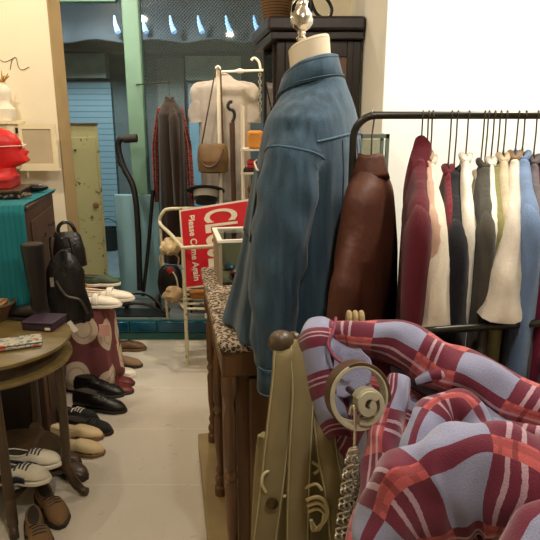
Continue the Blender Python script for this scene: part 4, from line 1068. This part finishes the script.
MB().prism([(-.036,-.03),(.1,-.038),(.17,-.018),(.17,.018),(.1,.038),(-.036,.03)], 0, .012).build('sole', M['rubber'], bt)
# ------------------------------------------------------------------ mannequin and denim shirt on the counter
MC = Vector((.125,1.63,.912))
fx_ = Vector((-.93,.37,0)).normalized(); lx_ = Vector((-fx_.y, fx_.x, 0))
MR = math.atan2(fx_.y, fx_.x)          # local +x = wearer's front, +y = wearer's left
mn = thing('mannequin', 'cream cloth mannequin torso with silver finial wearing the denim shirt', 'mannequin', MC, MR)
crm = mat('mannequin_cloth', (206,192,168), .8, var=.05)
nk = []
for z, a, b, sh in ((.06,.09,.13,0),(.10,.11,.15,0),(.3,.10,.15,0),(.5,.105,.16,0),(.60,.09,.15,0),(.66,.07,.10,.0),(.70,.060,.064,.008),(.745,.057,.06,.014),(.80,.056,.058,.02)):
    nk.append([Vector((a*math.cos(t)+sh, b*math.sin(t), z+(0.018*math.cos(t)*-1 if z > .78 else 0))) for t in [2*PI*i/28 for i in range(28)]])
MB().rings(nk).build('torso', crm, mn)
MB().rings([[v+Vector((0,0,.001)) for v in nk[-1]], [v*1.0+Vector((0,0,.008)) for v in [Vector((p.x*.93, p.y*.93, p.z)) for p in nk[-1]]]]).build('neck_cap', crm, mn)
MB().lathe([(.11,0),(.11,.012),(.02,.02),(.018,.08)], 24).build('base', M['walnut'], mn)
fin = MB().lathe([(.012,.80),(.020,.808),(.011,.818),(.014,.826),(.012,.832),(.026,.842),(.034,.856),(.036,.872),(.031,.888),(.022,.902),(.016,.912),(.018,.918),(.014,.928),(.002,.932)], 24)
for v in fin.v:
    if v.z > .838: 
        a = math.atan2(v.y, v.x); k = 1+.13*math.sin(6*a+v.z*170)
        v.x *= k; v.y *= k
fin.build('finial', M['chrome'], mn, xf=Matrix.Translation((.040,.004,.17)) @ Matrix.Diagonal((.82,.82,.80,1)))

m, N, L, B = nt('denim'); g = NG(N, L)
B.inputs['Roughness'].default_value = .9; B.inputs['Specular IOR Level'].default_value = .15; B.inputs['Sheen Weight'].default_value = .2
tc = N.new('ShaderNodeTexCoord'); mp = N.new('ShaderNodeMapping'); mp.inputs['Scale'].default_value = (14,14,1.2); L.new(tc.outputs['Object'], mp.inputs[0])
nz = N.new('ShaderNodeTexNoise'); nz.inputs['Scale'].default_value = 3; nz.inputs['Detail'].default_value = 8; L.new(mp.outputs[0], nz.inputs[0])
n2 = N.new('ShaderNodeTexNoise'); n2.inputs['Scale'].default_value = 300; L.new(tc.outputs['Object'], n2.inputs[0])
c = g.mix(g.m('MINIMUM', g.m('MAXIMUM', g.m('MULTIPLY_ADD', nz.outputs['Fac'], 2.4, -.7), 0), 1), lin((30,46,60)), lin((66,90,108)))
c = g.mix(g.m('MULTIPLY', n2.outputs['Fac'], .35), c, lin((76,100,118)))
L.new(c, B.inputs['Base Color'])
bp = N.new('ShaderNodeBump'); bp.inputs['Strength'].default_value = .3; bp.inputs['Distance'].default_value = .003; L.new(n2.outputs['Fac'], bp.inputs['Height']); L.new(bp.outputs[0], B.inputs['Normal'])
M['denim'] = m
M['seam'] = mat('denim_seam', (76,102,120), .9, var=.15)
M['denim_d'] = mat('denim_dark', (32,50,66), .9, var=.2)
sh = thing('denim_shirt', 'faded blue denim shirt worn by the mannequin on the leopard counter', 'shirt', MC, MR)
#      z,  front, back, halfwidth
tab = [(-.005,.262,.128,.232),(.06,.245,.13,.232),(.15,.215,.132,.228),(.30,.18,.13,.22),(.48,.145,.128,.212),(.56,.128,.122,.205),(.605,.115,.112,.195),(.635,.10,.106,.160),(.665,.088,.098,.118),(.69,.078,.088,.09),(.715,.07,.08,.078)]
def ring_at(z, n=56, off=0):
    f, b, w = interp(tab, z); k = max(0, (.56-z)/.56); out = []
    for i in range(n):
        t = 2*PI*i/n; ca, sa = math.cos(t), math.sin(t)
        d = f if ca > 0 else b
        fold = k*(.014*math.sin(6*t+.6)+.012*math.sin(11*t+2+z*2)+.006*math.sin(17*t))
        r = 1
        x = d*math.copysign(abs(ca)**.85, ca)+fold*ca; y = w*math.copysign(abs(sa)**.85, sa)+fold*sa*.7
        out.append(Vector((x+off*ca, y+off*sa, z+(.012*math.sin(3*t)*(1 if z < .05 else 0)))))
    return out
zs = [-.005,.03,.07,.11,.15,.2,.25,.3,.35,.4,.44,.48,.52,.56,.585,.605,.622,.637,.652,.667,.68,.692,.703,.715]
def sh_sleeve(s):
    pts = [(-.004,s*.09,.60),(-.004,s*.145,.565),(.0,s*.185,.49),(.008,s*.212,.38),(.020,s*.230,.26),(.028,s*.238,.14),(.032,s*.238,.03),(.032,s*.236,-.05)]
    sp = smooth_path(pts, 6)
    rr = [interp([(0,.035),(.12,.062),(.25,.078),(.5,.076),(.85,.060),(1,.048)], k/(len(sp)-1))[0]*(1+.02*math.sin(k*1.3)) for k in range(len(sp))]
    return sp, rr
bm = MB().rings([ring_at(z) for z in zs])
for s in (1, -1):
    sp, rr = sh_sleeve(s); bm.tube(sp[:14], [r*.97 for r in rr[:14]], 24, flat=.8, up=(0,1,0))
body = remesh(bm.build('body', M['denim'], sh, ang=180), .007, 10)
bpy.context.view_layer.update()
from mathutils.bvhtree import BVHTree
dg = bpy.context.evaluated_depsgraph_get()
bvh = BVHTree.FromObject(body, dg)
def stick(p, off=.001):
    h = bvh.find_nearest(Vector(p)); return h[0]+h[1]*off
# collar: stand plus folded leaf, open at the front
cr_ = []
for k, (z, e) in enumerate(((.690,.016),(.712,.014),(.735,.011),(.752,.008),(.750,.015),(.725,.022),(.692,.032))):
    ring = []
    for i in range(41):
        t = R(28)+R(304)*i/40
        wv = math.cos(t)
        ring.append(Vector(((.060+e)*math.cos(t)+.016, (.066+e)*math.sin(t), z-.040*max(0,wv)+.022*max(0,-wv)*(1 if k > 0 else .3))))
    cr_.append(ring)
MB().rings(cr_, closed=False).build('collar', M['denim'], sh, solid=.004, ang=70)
for ring in (cr_[4], cr_[6]): MB().tube([p+Vector((0,0,.006 if ring is cr_[6] else -.004))+Vector((p.x-.016,p.y,0)).normalized()*.0032 for p in ring], .0014, 6).build('stitching', M['seam'], sh)
# sleeves and cuffs
for s in (1, -1):
    sp, rr = sh_sleeve(s)
    o = MB().tube(sp[10:], [r*1.015 for r in rr[10:]], 28, flat=.8, up=(0,1,0), wob=.05).build('sleeve', M['denim'], sh, ang=60)
    MB().tube([(.5*(v+w)) for v, w in zip(MB().tube(sp[10:13], [r*1.02 for r in rr[10:13]], 28, flat=.8, up=(0,1,0), wob=.05).v[:28], MB().tube(sp[10:13], [r*1.02 for r in rr[10:13]], 28, flat=.8, up=(0,1,0), wob=.05).v[28:56])], .0026, 6, closed=True).build('armhole_seam', M['seam'], o)
    cf = MB().tube([(.032,s*.236,-.042),(.032,s*.236,-.078),(.032,s*.236,-.125)], [.046,.044,.046], 20, flat=.8, up=(0,1,0), wob=.05, cap=False).build('cuff', M['denim'], o, solid=.005)
    for z in (-.046,-.12):
        MB().tube([(.032+.046*math.cos(a)*.82, s*.236+.047*math.sin(a), z) for a in [2*PI*i/24 for i in range(24)]], .0018, 6, closed=True).build('stitching', M['seam'], cf)
# back yoke seam on the surface
def surf(t, z, off=.0015):
    r = ring_at(z, 56, off); i = (t % (2*PI))/(2*PI)*56; a = int(i) % 56; f = i-int(i)
    return r[a].lerp(r[(a+1) % 56], f)
ys = [stick(surf(R(d), .555+.012*math.cos(R(d-180)*2), .0)) for d in range(118, 244, 4)]
MB().tube(ys, .0028, 6).build('yoke_seam', M['seam'], sh)
for d in (152,172,180,188):
    MB().tube([stick(surf(R(d+dd), z, .0), .0004) for z, dd in ((.55,0),(.5,.5),(.45,1),(.4,1),(.35,1.5),(.3,2),(.2,2),(.1,2))], .0018, 6).build('back_pleat', M['denim_d'], sh)
# patch pocket on the sleeve side front with a pale top seam
pk = MB(); pk.grid(lambda u, v: stick(surf(R(lerp(18,56,u)), lerp(.30,.49,v)-.02*(u)), .003), 14, 10)
po = pk.build('pocket', M['denim'], sh, solid=.003)
MB().tube([stick(surf(R(lerp(18,56,u/14)), .492-.02*u/14), .006) for u in range(15)], .0028, 6).build('pocket_edge', M['white_sole'], po)
for d in (2,): MB().tube([stick(surf(R(d), z), .001) for z in (.62,.55,.5,.44,.38,.3,.25,.18,.1,.02)], .004, 6).build('placket', M['denim_d'], sh)
for k in range(5): MB().ball(stick(surf(R(0), .08+.11*k), .004), .006, 8).build('button', M['white_sole'], sh)

# ------------------------------------------------------------------ lower rack with its rod, bag, belt coil
RA, RB = Vector((.033,1.08,1.07)), Vector((1.12,1.285,1.07))
lr = thing('clothes_rod', 'dark lower clothes rod with wooden ball end under the plaid robe', 'clothes rack', (.033,1.08,0))
MB().tube([RA-lr.location, RB-lr.location], .0088, 12).build('rod', M['rail'], lr)
kb = MB().lathe([(.010,-.03),(.016,-.024),(.016,-.016),(.012,-.012),(.021,-.004),(.0255,.010),(.024,.024),(.015,.035),(.002,.038)], 22)
kb.build('ball_end', wood('knob_wood', (96,78,54), (66,52,36), .4), lr, xf=Matrix.Translation(RA-lr.location) @ (RA-RB+Vector((0,-.5,0))).to_track_quat('Z','Y').to_matrix().to_4x4())
for t_ in (.10, .97):
    q = RA.lerp(RB, t_)-lr.location
    MB().tube([(q.x,q.y,0),(q.x,q.y,1.07)], .011, 10).build('post', M['dark_wood'], lr)
    MB().tube([(q.x,q.y-.2,.012),(q.x,q.y+.16,.012)], .012, 10).build('foot', M['dark_wood'], lr)
# chest carrying the robe
ch = thing('chest', 'dark brown wooden chest under the plaid robe', 'chest', (.66,.76,0))
MB().span((-.49,-.24,.04), (.46,.24,.80)).build('body', M['dark_wood'], ch, smooth=False, bevel=.006)
MB().span((-.50,-.25,.80), (.47,.25,.82)).build('lid', M['dark_wood'], ch, smooth=False, bevel=.005)
for x in (-.46, .43):
    for y in (-.2, .2): MB().span((x-.025,y-.025,0), (x+.025,y+.025,.04)).build('foot', M['dark_wood'], ch, smooth=False)

# khaki canvas bag with wide straps hung on the rod
kh = mat('khaki_canvas', (136,122,86), .9, var=.12, scale=8, bump=.12, bscale=420)
khd = mat('khaki_canvas_edge', (176,162,122), .9, var=.1)
bo = P(300,470,1.02)
kb_ = thing('canvas_bag', 'khaki canvas bag with wide straps hanging from the rod end', 'bag', bo)
def strap(pts, w, name='strap'):
    pts = smooth_path([P(*p)-bo for p in pts], 5); mb = MB(); n = len(pts)
    def f(u, v):
        i = min(int(u*(n-1)), n-2); k = u*(n-1)-i; p = pts[i].lerp(pts[i+1], k)
        return (p.x+w*(v-.5), p.y+.006*math.sin(v*PI)*-1+.004*math.sin(u*9), p.z)
    mb.grid(f, 2*n, 6)
    o = mb.build(name, kh, kb_, solid=.005, bevel=0)
    for v in (.06, .94): MB().tube([Vector(f(k/20, v))+Vector((0,-.004,0)) for k in range(21)], .0016, 6).build('stitched_edge', khd, o)
    return o
strap([(291,345,1.085),(286,352,1.05),(284,380,1.03),(277,440,1.00),(270,500,.97),(262,560,.95),(258,600,.94)], .050)
strap([(303,338,1.085),(301,352,1.05),(303,390,1.02),(300,450,.985),(298,510,.96),(297,600,.93)], .046)
strap([(316,340,1.085),(318,356,1.05),(321,400,1.02),(327,450,.985),(337,510,.96),(345,600,.93)], .042)
gz = P(300,480,1.0).z
rs = []
for z, a, b in ((.06,.088,.02),(.03,.092,.035),(-.05,.098,.05),(-.2,.105,.055),(-.34,.105,.055),(-.36,.09,.045)):
    rs.append([Vector((a*math.copysign(abs(math.cos(k*PI/16))**.7, math.cos(k*PI/16)), .035+b*math.sin(k*PI/16)+.003*math.sin(4*k), z)) for k in range(32)])
MB().rings(rs).build('bag_body', kh, kb_)
pipe = mat('cream_piping', (206,190,146), .7, var=.08)
def pp_(pts, r=.0032): MB().tube(smooth_path([P(*p)-bo for p in pts], 5), r, 6).build('piping', pipe, kb_)
pp_([(272,470,.98),(264,474,.97),(262,484,.965),(266,492,.965)])
pp_([(287,466,1.0),(297,462,1.0)])
pp_([(312,462,.99),(320,468,.985),(314,474,.98)])
pp_([(305,488,.965),(316,484,.965),(322,490,.965)])
pp_([(283,496,.97),(300,496,.965)])
for i, (r_, y_) in enumerate(((18,0),(13,6),(9,12))):
    pp_([(310-r_*.2,500+y_,.958),(318,497+y_,.955),(326,503+y_,.955),(328-i*2,514,.955),(322,524,.955),(313+i*2,530,.955),(311,520,.957)], .004-.0004*i)
MB().lathe([(.002,0),(.012,0),(.013,.003),(.008,.006),(.002,.006)], 16).build('snap_button', mat('antique_brass', (86,72,46), .4, metal=.8), kb_, xf=Matrix.Translation(P(272,503,.958)-bo) @ Matrix.Rotation(PI/2,4,'X'))
MB().tube([P(275,394,1.06)-bo,P(271,430,1.05)-bo,P(266,472,1.02)-bo], .0018, 6).build('cord', pipe, kb_)
tl_ = thing('rope_loop', 'tan rope loop tied on the lower rod above the robe', 'rope loop', P(347,321,1.13))
for k in range(3): MB().tube([(.004+.013*k, .012*math.cos(a), .018*math.sin(a)) for a in [2*PI*i/14 for i in range(14)]], .0062, 8, closed=True).build('loop', mat('rope_tan', (168,148,108), .9, bump=.4, bscale=150) if k == 0 else bpy.data.materials['rope_tan'], tl_)

# coiled belt and chain on a peg at the chest corner
bc = P(357,395,.90)
be = thing('rolled_belt', 'large coil of brown leather belt with cream lining beside the robe', 'belt', bc)
V = (Vector((0,0,EYE))-bc).normalized(); V = (V+Vector((.30,.0,-.22))).normalized()
qm = V.to_track_quat('Z','Y').to_matrix().to_4x4()
bl2 = mat('belt_brown', (86,60,42), .45, var=.2); cln = mat('belt_cream', (186,180,154), .6, var=.12, scale=30)
n = 48
def coil(rf, w, th, m, name, t0, t1, z0=0, par=be, dz=0):
    mb = MB(); rs = []
    for i in range(n+1):
        t = lerp(t0, t1, i/n); r = rf(i/n)
        c_, s_ = math.cos(t), math.sin(t)
        rs.append([Vector(((r+a)*c_, (r+a)*s_*1.08, z0+b+dz*i/n)) for a, b in ((-th,-w),(th,-w),(th,w),(-th,w))])
    mb.rings(rs); return mb.build(name, m, par, xf=qm, ang=30, bevel=.001)
coil(lambda k: .0545-.003*k, .018, .0028, bl2, 'outer_coil', R(-60), R(300))
coil(lambda k: .0500-.004*k, .017, .0018, cln, 'lining', R(-60), R(285), .001)
coil(lambda k: .0505, .0022, .0035, cln, 'edge', R(110), R(330), .018)
qk = qm; qm = qm @ Matrix.Translation((.012,-.014,.004))
coil(lambda k: .030-.010*k, .013, .0045, cln, 'inner_coil', R(-120), R(150), .006)
coil(lambda k: .019-.014*k, .016, .006, cln, 'inner_coil', R(30), R(420), .010)
qm = qk
MB().lathe([(.006,-.05),(.006,-.01),(.008,-.006),(.002,-.003)], 14).build('peg', M['dark_wood'], be, xf=qm)
cq_ = P(353,408,.885)
cb2 = thing('chain_belt', 'silver chain belt hanging from a chrome hook below the coiled belt', 'chain belt', cq_)
MB().tube(smooth_path([P(p[0],p[1],p[2])-cq_ for p in ((350,414,.882),(352,406,.875),(355,412,.87),(355,440,.868),(353,462,.868))]), .0034, 10).build('hook', M['chrome'], cb2)
silver = mat('chain_silver', (206,198,182), .4, metal=.6, var=.2)
for j in range(5):
    mb = MB(); J = (j-2)/2
    for k in range(19):
        t_ = k/18
        px = 353+lerp(2, 17, t_**.7)*J-2*t_; py = lerp(450+5*abs(J), 590, t_)
        c0 = P(px, py, .862-.03*t_-.004*(j % 2))-cq_
        aa = R(40 if k % 2 else -40)
        mb.tube([c0+Vector((.0050*math.cos(a)*math.cos(aa)-.0085*math.sin(a)*math.sin(aa), .003*math.sin(2*a), .0050*math.cos(a)*math.sin(aa)+.0085*math.sin(a)*math.cos(aa))) for a in [2*PI*i/10 for i in range(10)]], .0019, 6, closed=True)
    mb.build('chain', silver, cb2)

# ------------------------------------------------------------------ plaid robe
pk_ = dict(per=.175, ground=(142,144,172), band=(108,44,62), cross=(186,92,92), light=(196,168,182), dark=(100,38,50))
PL = [plaid('plaid_fleece_%d' % i, off=o, **pk_) for i, o in enumerate(((0,0),(.35,.2),(.1,.55),(.7,.3),(.18,.80),(.05,.0)))]
ro = P(430,440,.85)
rb_ = thing('plaid_robe', 'red and lavender plaid fleece robe heaped over rod and chest', 'robe', ro)
def wrinkle(mb, amp=.008, sc=11, seed=0):
    for v in mb.v:
        w_ = v+ro+Vector((seed*3.1, seed*1.7, 0))
        v += Vector((noise.noise(w_*sc), noise.noise(w_*sc+Vector((7,3,1))), noise.noise(w_*sc+Vector((1,9,4)))))*amp + Vector((noise.noise(w_*sc*2.6), 0, noise.noise(w_*sc*2.6+Vector((2,2,2)))))*amp*.4
    return mb
rows = [
 [(304,338,1.10),(345,322,1.09),(400,334,1.06),(470,364,.99),(560,410,.90),(660,450,.86)],
 [(308,372,1.06),(345,350,1.05),(400,358,1.01),(470,386,.94),(560,432,.86),(660,470,.82)],
 [(330,420,1.01),(362,385,.98),(405,390,.94),(470,418,.87),(560,462,.80),(660,500,.77)],
 [(372,480,.90),(386,450,.88),(420,450,.83),(480,470,.77),(560,505,.72),(660,545,.69)],
 [(366,560,.78),(376,530,.76),(425,520,.72),(485,540,.67),(570,575,.62),(670,610,.60)],
 [(362,640,.70),(376,610,.66),(430,610,.62),(490,630,.57),(580,660,.53),(680,690,.52)]]
W_ = [[P(*q)-ro for q in r] for r in rows]
W_ = [[p+Vector((0,0,-.035)) for p in r] for r in W_]
Rw = [smooth_path(r, 8) for r in W_]
cols_ = [smooth_path([Rw[j][i] for j in range(len(Rw))], 8) for i in range(len(Rw[0]))]
mb = MB(); mb.rings(cols_, closed=False); wrinkle(mb, .022, 9)
mb.build('body', PL[0], rb_, solid=.006, sub=1, ang=80)
def roll(pts, r, m, name='fold', amp=.012, seed=1, flat=1, n=20):
    sp = smooth_path([P(*q)-ro for q in pts], 7)
    k = len(sp)-1
    rr = [interp([(i/(len(r)-1), x) for i, x in enumerate(r)], j/k)[0] for j in range(k+1)] if isinstance(r, (list, tuple)) else r
    mb = MB().tube(sp, rr, n, flat=flat, wob=.05); wrinkle(mb, amp, 10, seed)
    return mb.build(name, m, rb_, sub=1, ang=80)
roll([(322,342,1.06),(345,334,1.06),(390,340,1.03),(430,358,.99),(480,382,.93),(540,412,.87),(620,450,.81)], [.02,.034,.040,.044,.046,.048,.05], PL[1], 'sleeve', seed=1)
roll([(398,376,.95),(392,405,.91),(387,440,.87),(379,490,.81),(370,560,.75),(366,620,.71)], [.02,.030,.032,.036,.046,.05], PL[2], 'sleeve', seed=2)
roll([(412,500,.76),(420,445,.83),(434,412,.88),(458,408,.88),(476,430,.85),(492,455,.80)], [.03,.034,.034,.036,.03,.03], PL[3], 'fold', seed=3)
roll([(416,384,.945),(440,377,.94),(466,386,.92),(482,408,.89),(500,428,.85),(540,440,.81),(600,462,.78)], [.008,.014,.016,.016,.018,.022,.03], PL[1], 'collar', seed=4, amp=.006)
roll([(366,560,.66),(392,512,.69),(430,486,.715),(475,474,.715),(520,486,.70),(580,508,.68),(660,540,.66)], [.03,.055,.068,.072,.074,.075,.07], PL[4], 'hem', seed=5, amp=.02)
roll([(500,640,.50),(520,575,.54),(560,540,.57),(620,540,.57)], [.04,.04,.045,.05], PL[3], 'fold', seed=6)
# left hanging collar edge with pale inside
Lf = [[(302,326,1.12),(308,318,1.125),(322,316,1.12),(334,322,1.10)],
      [(300,338,1.07),(308,332,1.05),(322,330,1.045),(334,332,1.05)],
      [(302,362,1.05),(312,358,1.02),(322,354,1.02),(332,352,1.04)],
      [(307,395,1.03),(318,388,1.00),(330,384,1.0),(342,384,1.01)],
      [(316,425,1.01),(326,415,.98),(338,412,.98),(350,416,.99)],
      [(328,440,.99),(336,436,.97),(346,436,.97),(354,440,.97)]]
Rw = [smooth_path([P(*q)-ro for q in r], 5) for r in Lf]
cols_ = [smooth_path([Rw[j][i] for j in range(len(Rw))], 6) for i in range(len(Rw[0]))]
mb = MB(); mb.rings(cols_, closed=False); wrinkle(mb, .006, 12, 3)
mb.build('collar_lapel', PL[5], rb_, solid=.008, sub=1, ang=80)
lv = mat('fleece_lavender', (150,152,186), .95, var=.12, bump=.3, bscale=200)
edge = mat('fleece_pink_edge', (134,66,86), .95, var=.15)
MB().tube(smooth_path([P(*q)-ro for q in ((336,318,1.085),(333,332,1.035),(328,344,1.015),(334,356,1.0),(344,364,.985),(354,368,.975))], 5), .0032, 8).build('collar_edge', edge, rb_)
Lf = [[(334,320,1.09),(345,326,1.08),(356,334,1.06)],[(330,344,1.03),(345,348,1.03),(362,350,1.01)],[(334,362,1.02),(348,366,1.01),(372,362,.985)],[(330,392,1.0),(345,398,.98),(370,384,.965)]]
Rw = [smooth_path([P(*q)-ro for q in r], 5) for r in Lf]
cols_ = [smooth_path([Rw[j][i] for j in range(len(Rw))], 6) for i in range(len(Rw[0]))]
mb = MB(); mb.rings(cols_, closed=False); mb.build('lining', lv, rb_, solid=.006, sub=1, ang=80)

# magenta garment on the lower rod
mp_ = RA.lerp(RB, .58); mp_ = P(558,330,1.185); mp_.z = 1.07
mp_.y = RA.y+(mp_.x-RA.x)*(RB.y-RA.y)/(RB.x-RA.x)
garment('camisole', 'magenta top with white strap hanging from the lower rod', 'camisole', mp_, math.atan2(-mp_.y,-mp_.x)+.1, cloth('cloth_crimson', (150,24,64)), sw=.13, nd=.10, length=.5, th=.03, sl=.12, r0=.04, r1=.035, seed=21, hgroup='magenta camisole', hanger='white hooked hanger')

# ------------------------------------------------------------------ light
def area(name, loc, tgt, size, power, col, spread=180):
    d = bpy.data.lights.new(name, 'AREA'); d.shape = 'DISK'; d.size = size; d.energy = power; d.color = col; d.spread = R(spread)
    o = bpy.data.objects.new(name, d); C.objects.link(o); o.location = loc
    o.rotation_euler = (Vector(tgt)-Vector(loc)).to_track_quat('-Z','Y').to_euler(); return o
warm = (1, .85, .66); neut = (1, .93, .82)
area('lamp_rail', (1.0,1.62,2.62), (1.0,2.0,1.5), .25, 34, neut)
area('lamp_middle', (.35,.45,2.6), (.4,1.0,1.0), .12, 12, neut)
area('lamp_left', (-1.35,2.35,2.6), (-1.5,3.3,1.7), .06, 11, warm)
area('lamp_aisle', (-.5,1.3,2.6), (-.6,2.8,0), .08, 9, warm)
area('window_lamp_and_fill', (-.35,3.55,2.6), (-.35,3.9,1.2), .06, 15, warm)
area('window_lamp_and_fill', (-1.25,3.8,2.62), (-1.35,4.1,1.0), .06, 11, neut)  # extra unseen fill, added to brighten the locker
area('street_light', (-1.7,4.95,2.95), (-2.1,7.4,.9), .5, 150, (.90,.95,1.0))
wd = bpy.data.worlds.new('World'); bpy.context.scene.world = wd; wd.use_nodes = True
wd.node_tree.nodes['Background'].inputs[0].default_value = (.30,.42,.6,1); wd.node_tree.nodes['Background'].inputs[1].default_value = .05

cam = bpy.data.cameras.new('camera'); cam.sensor_width = 36; cam.sensor_fit = 'HORIZONTAL'; cam.lens = F/540*36; cam.clip_start = .02
co_ = bpy.data.objects.new('camera', cam); C.objects.link(co_); co_.location = (0,0,EYE); co_.rotation_euler = (PI/2-PITCH, 0, 0)
scn = bpy.context.scene; scn.camera = co_
scn.view_settings.view_transform = 'Standard'; scn.view_settings.look = 'None'; scn.view_settings.gamma = 1; scn.view_settings.use_curve_mapping = False
scn.view_settings.exposure = 0
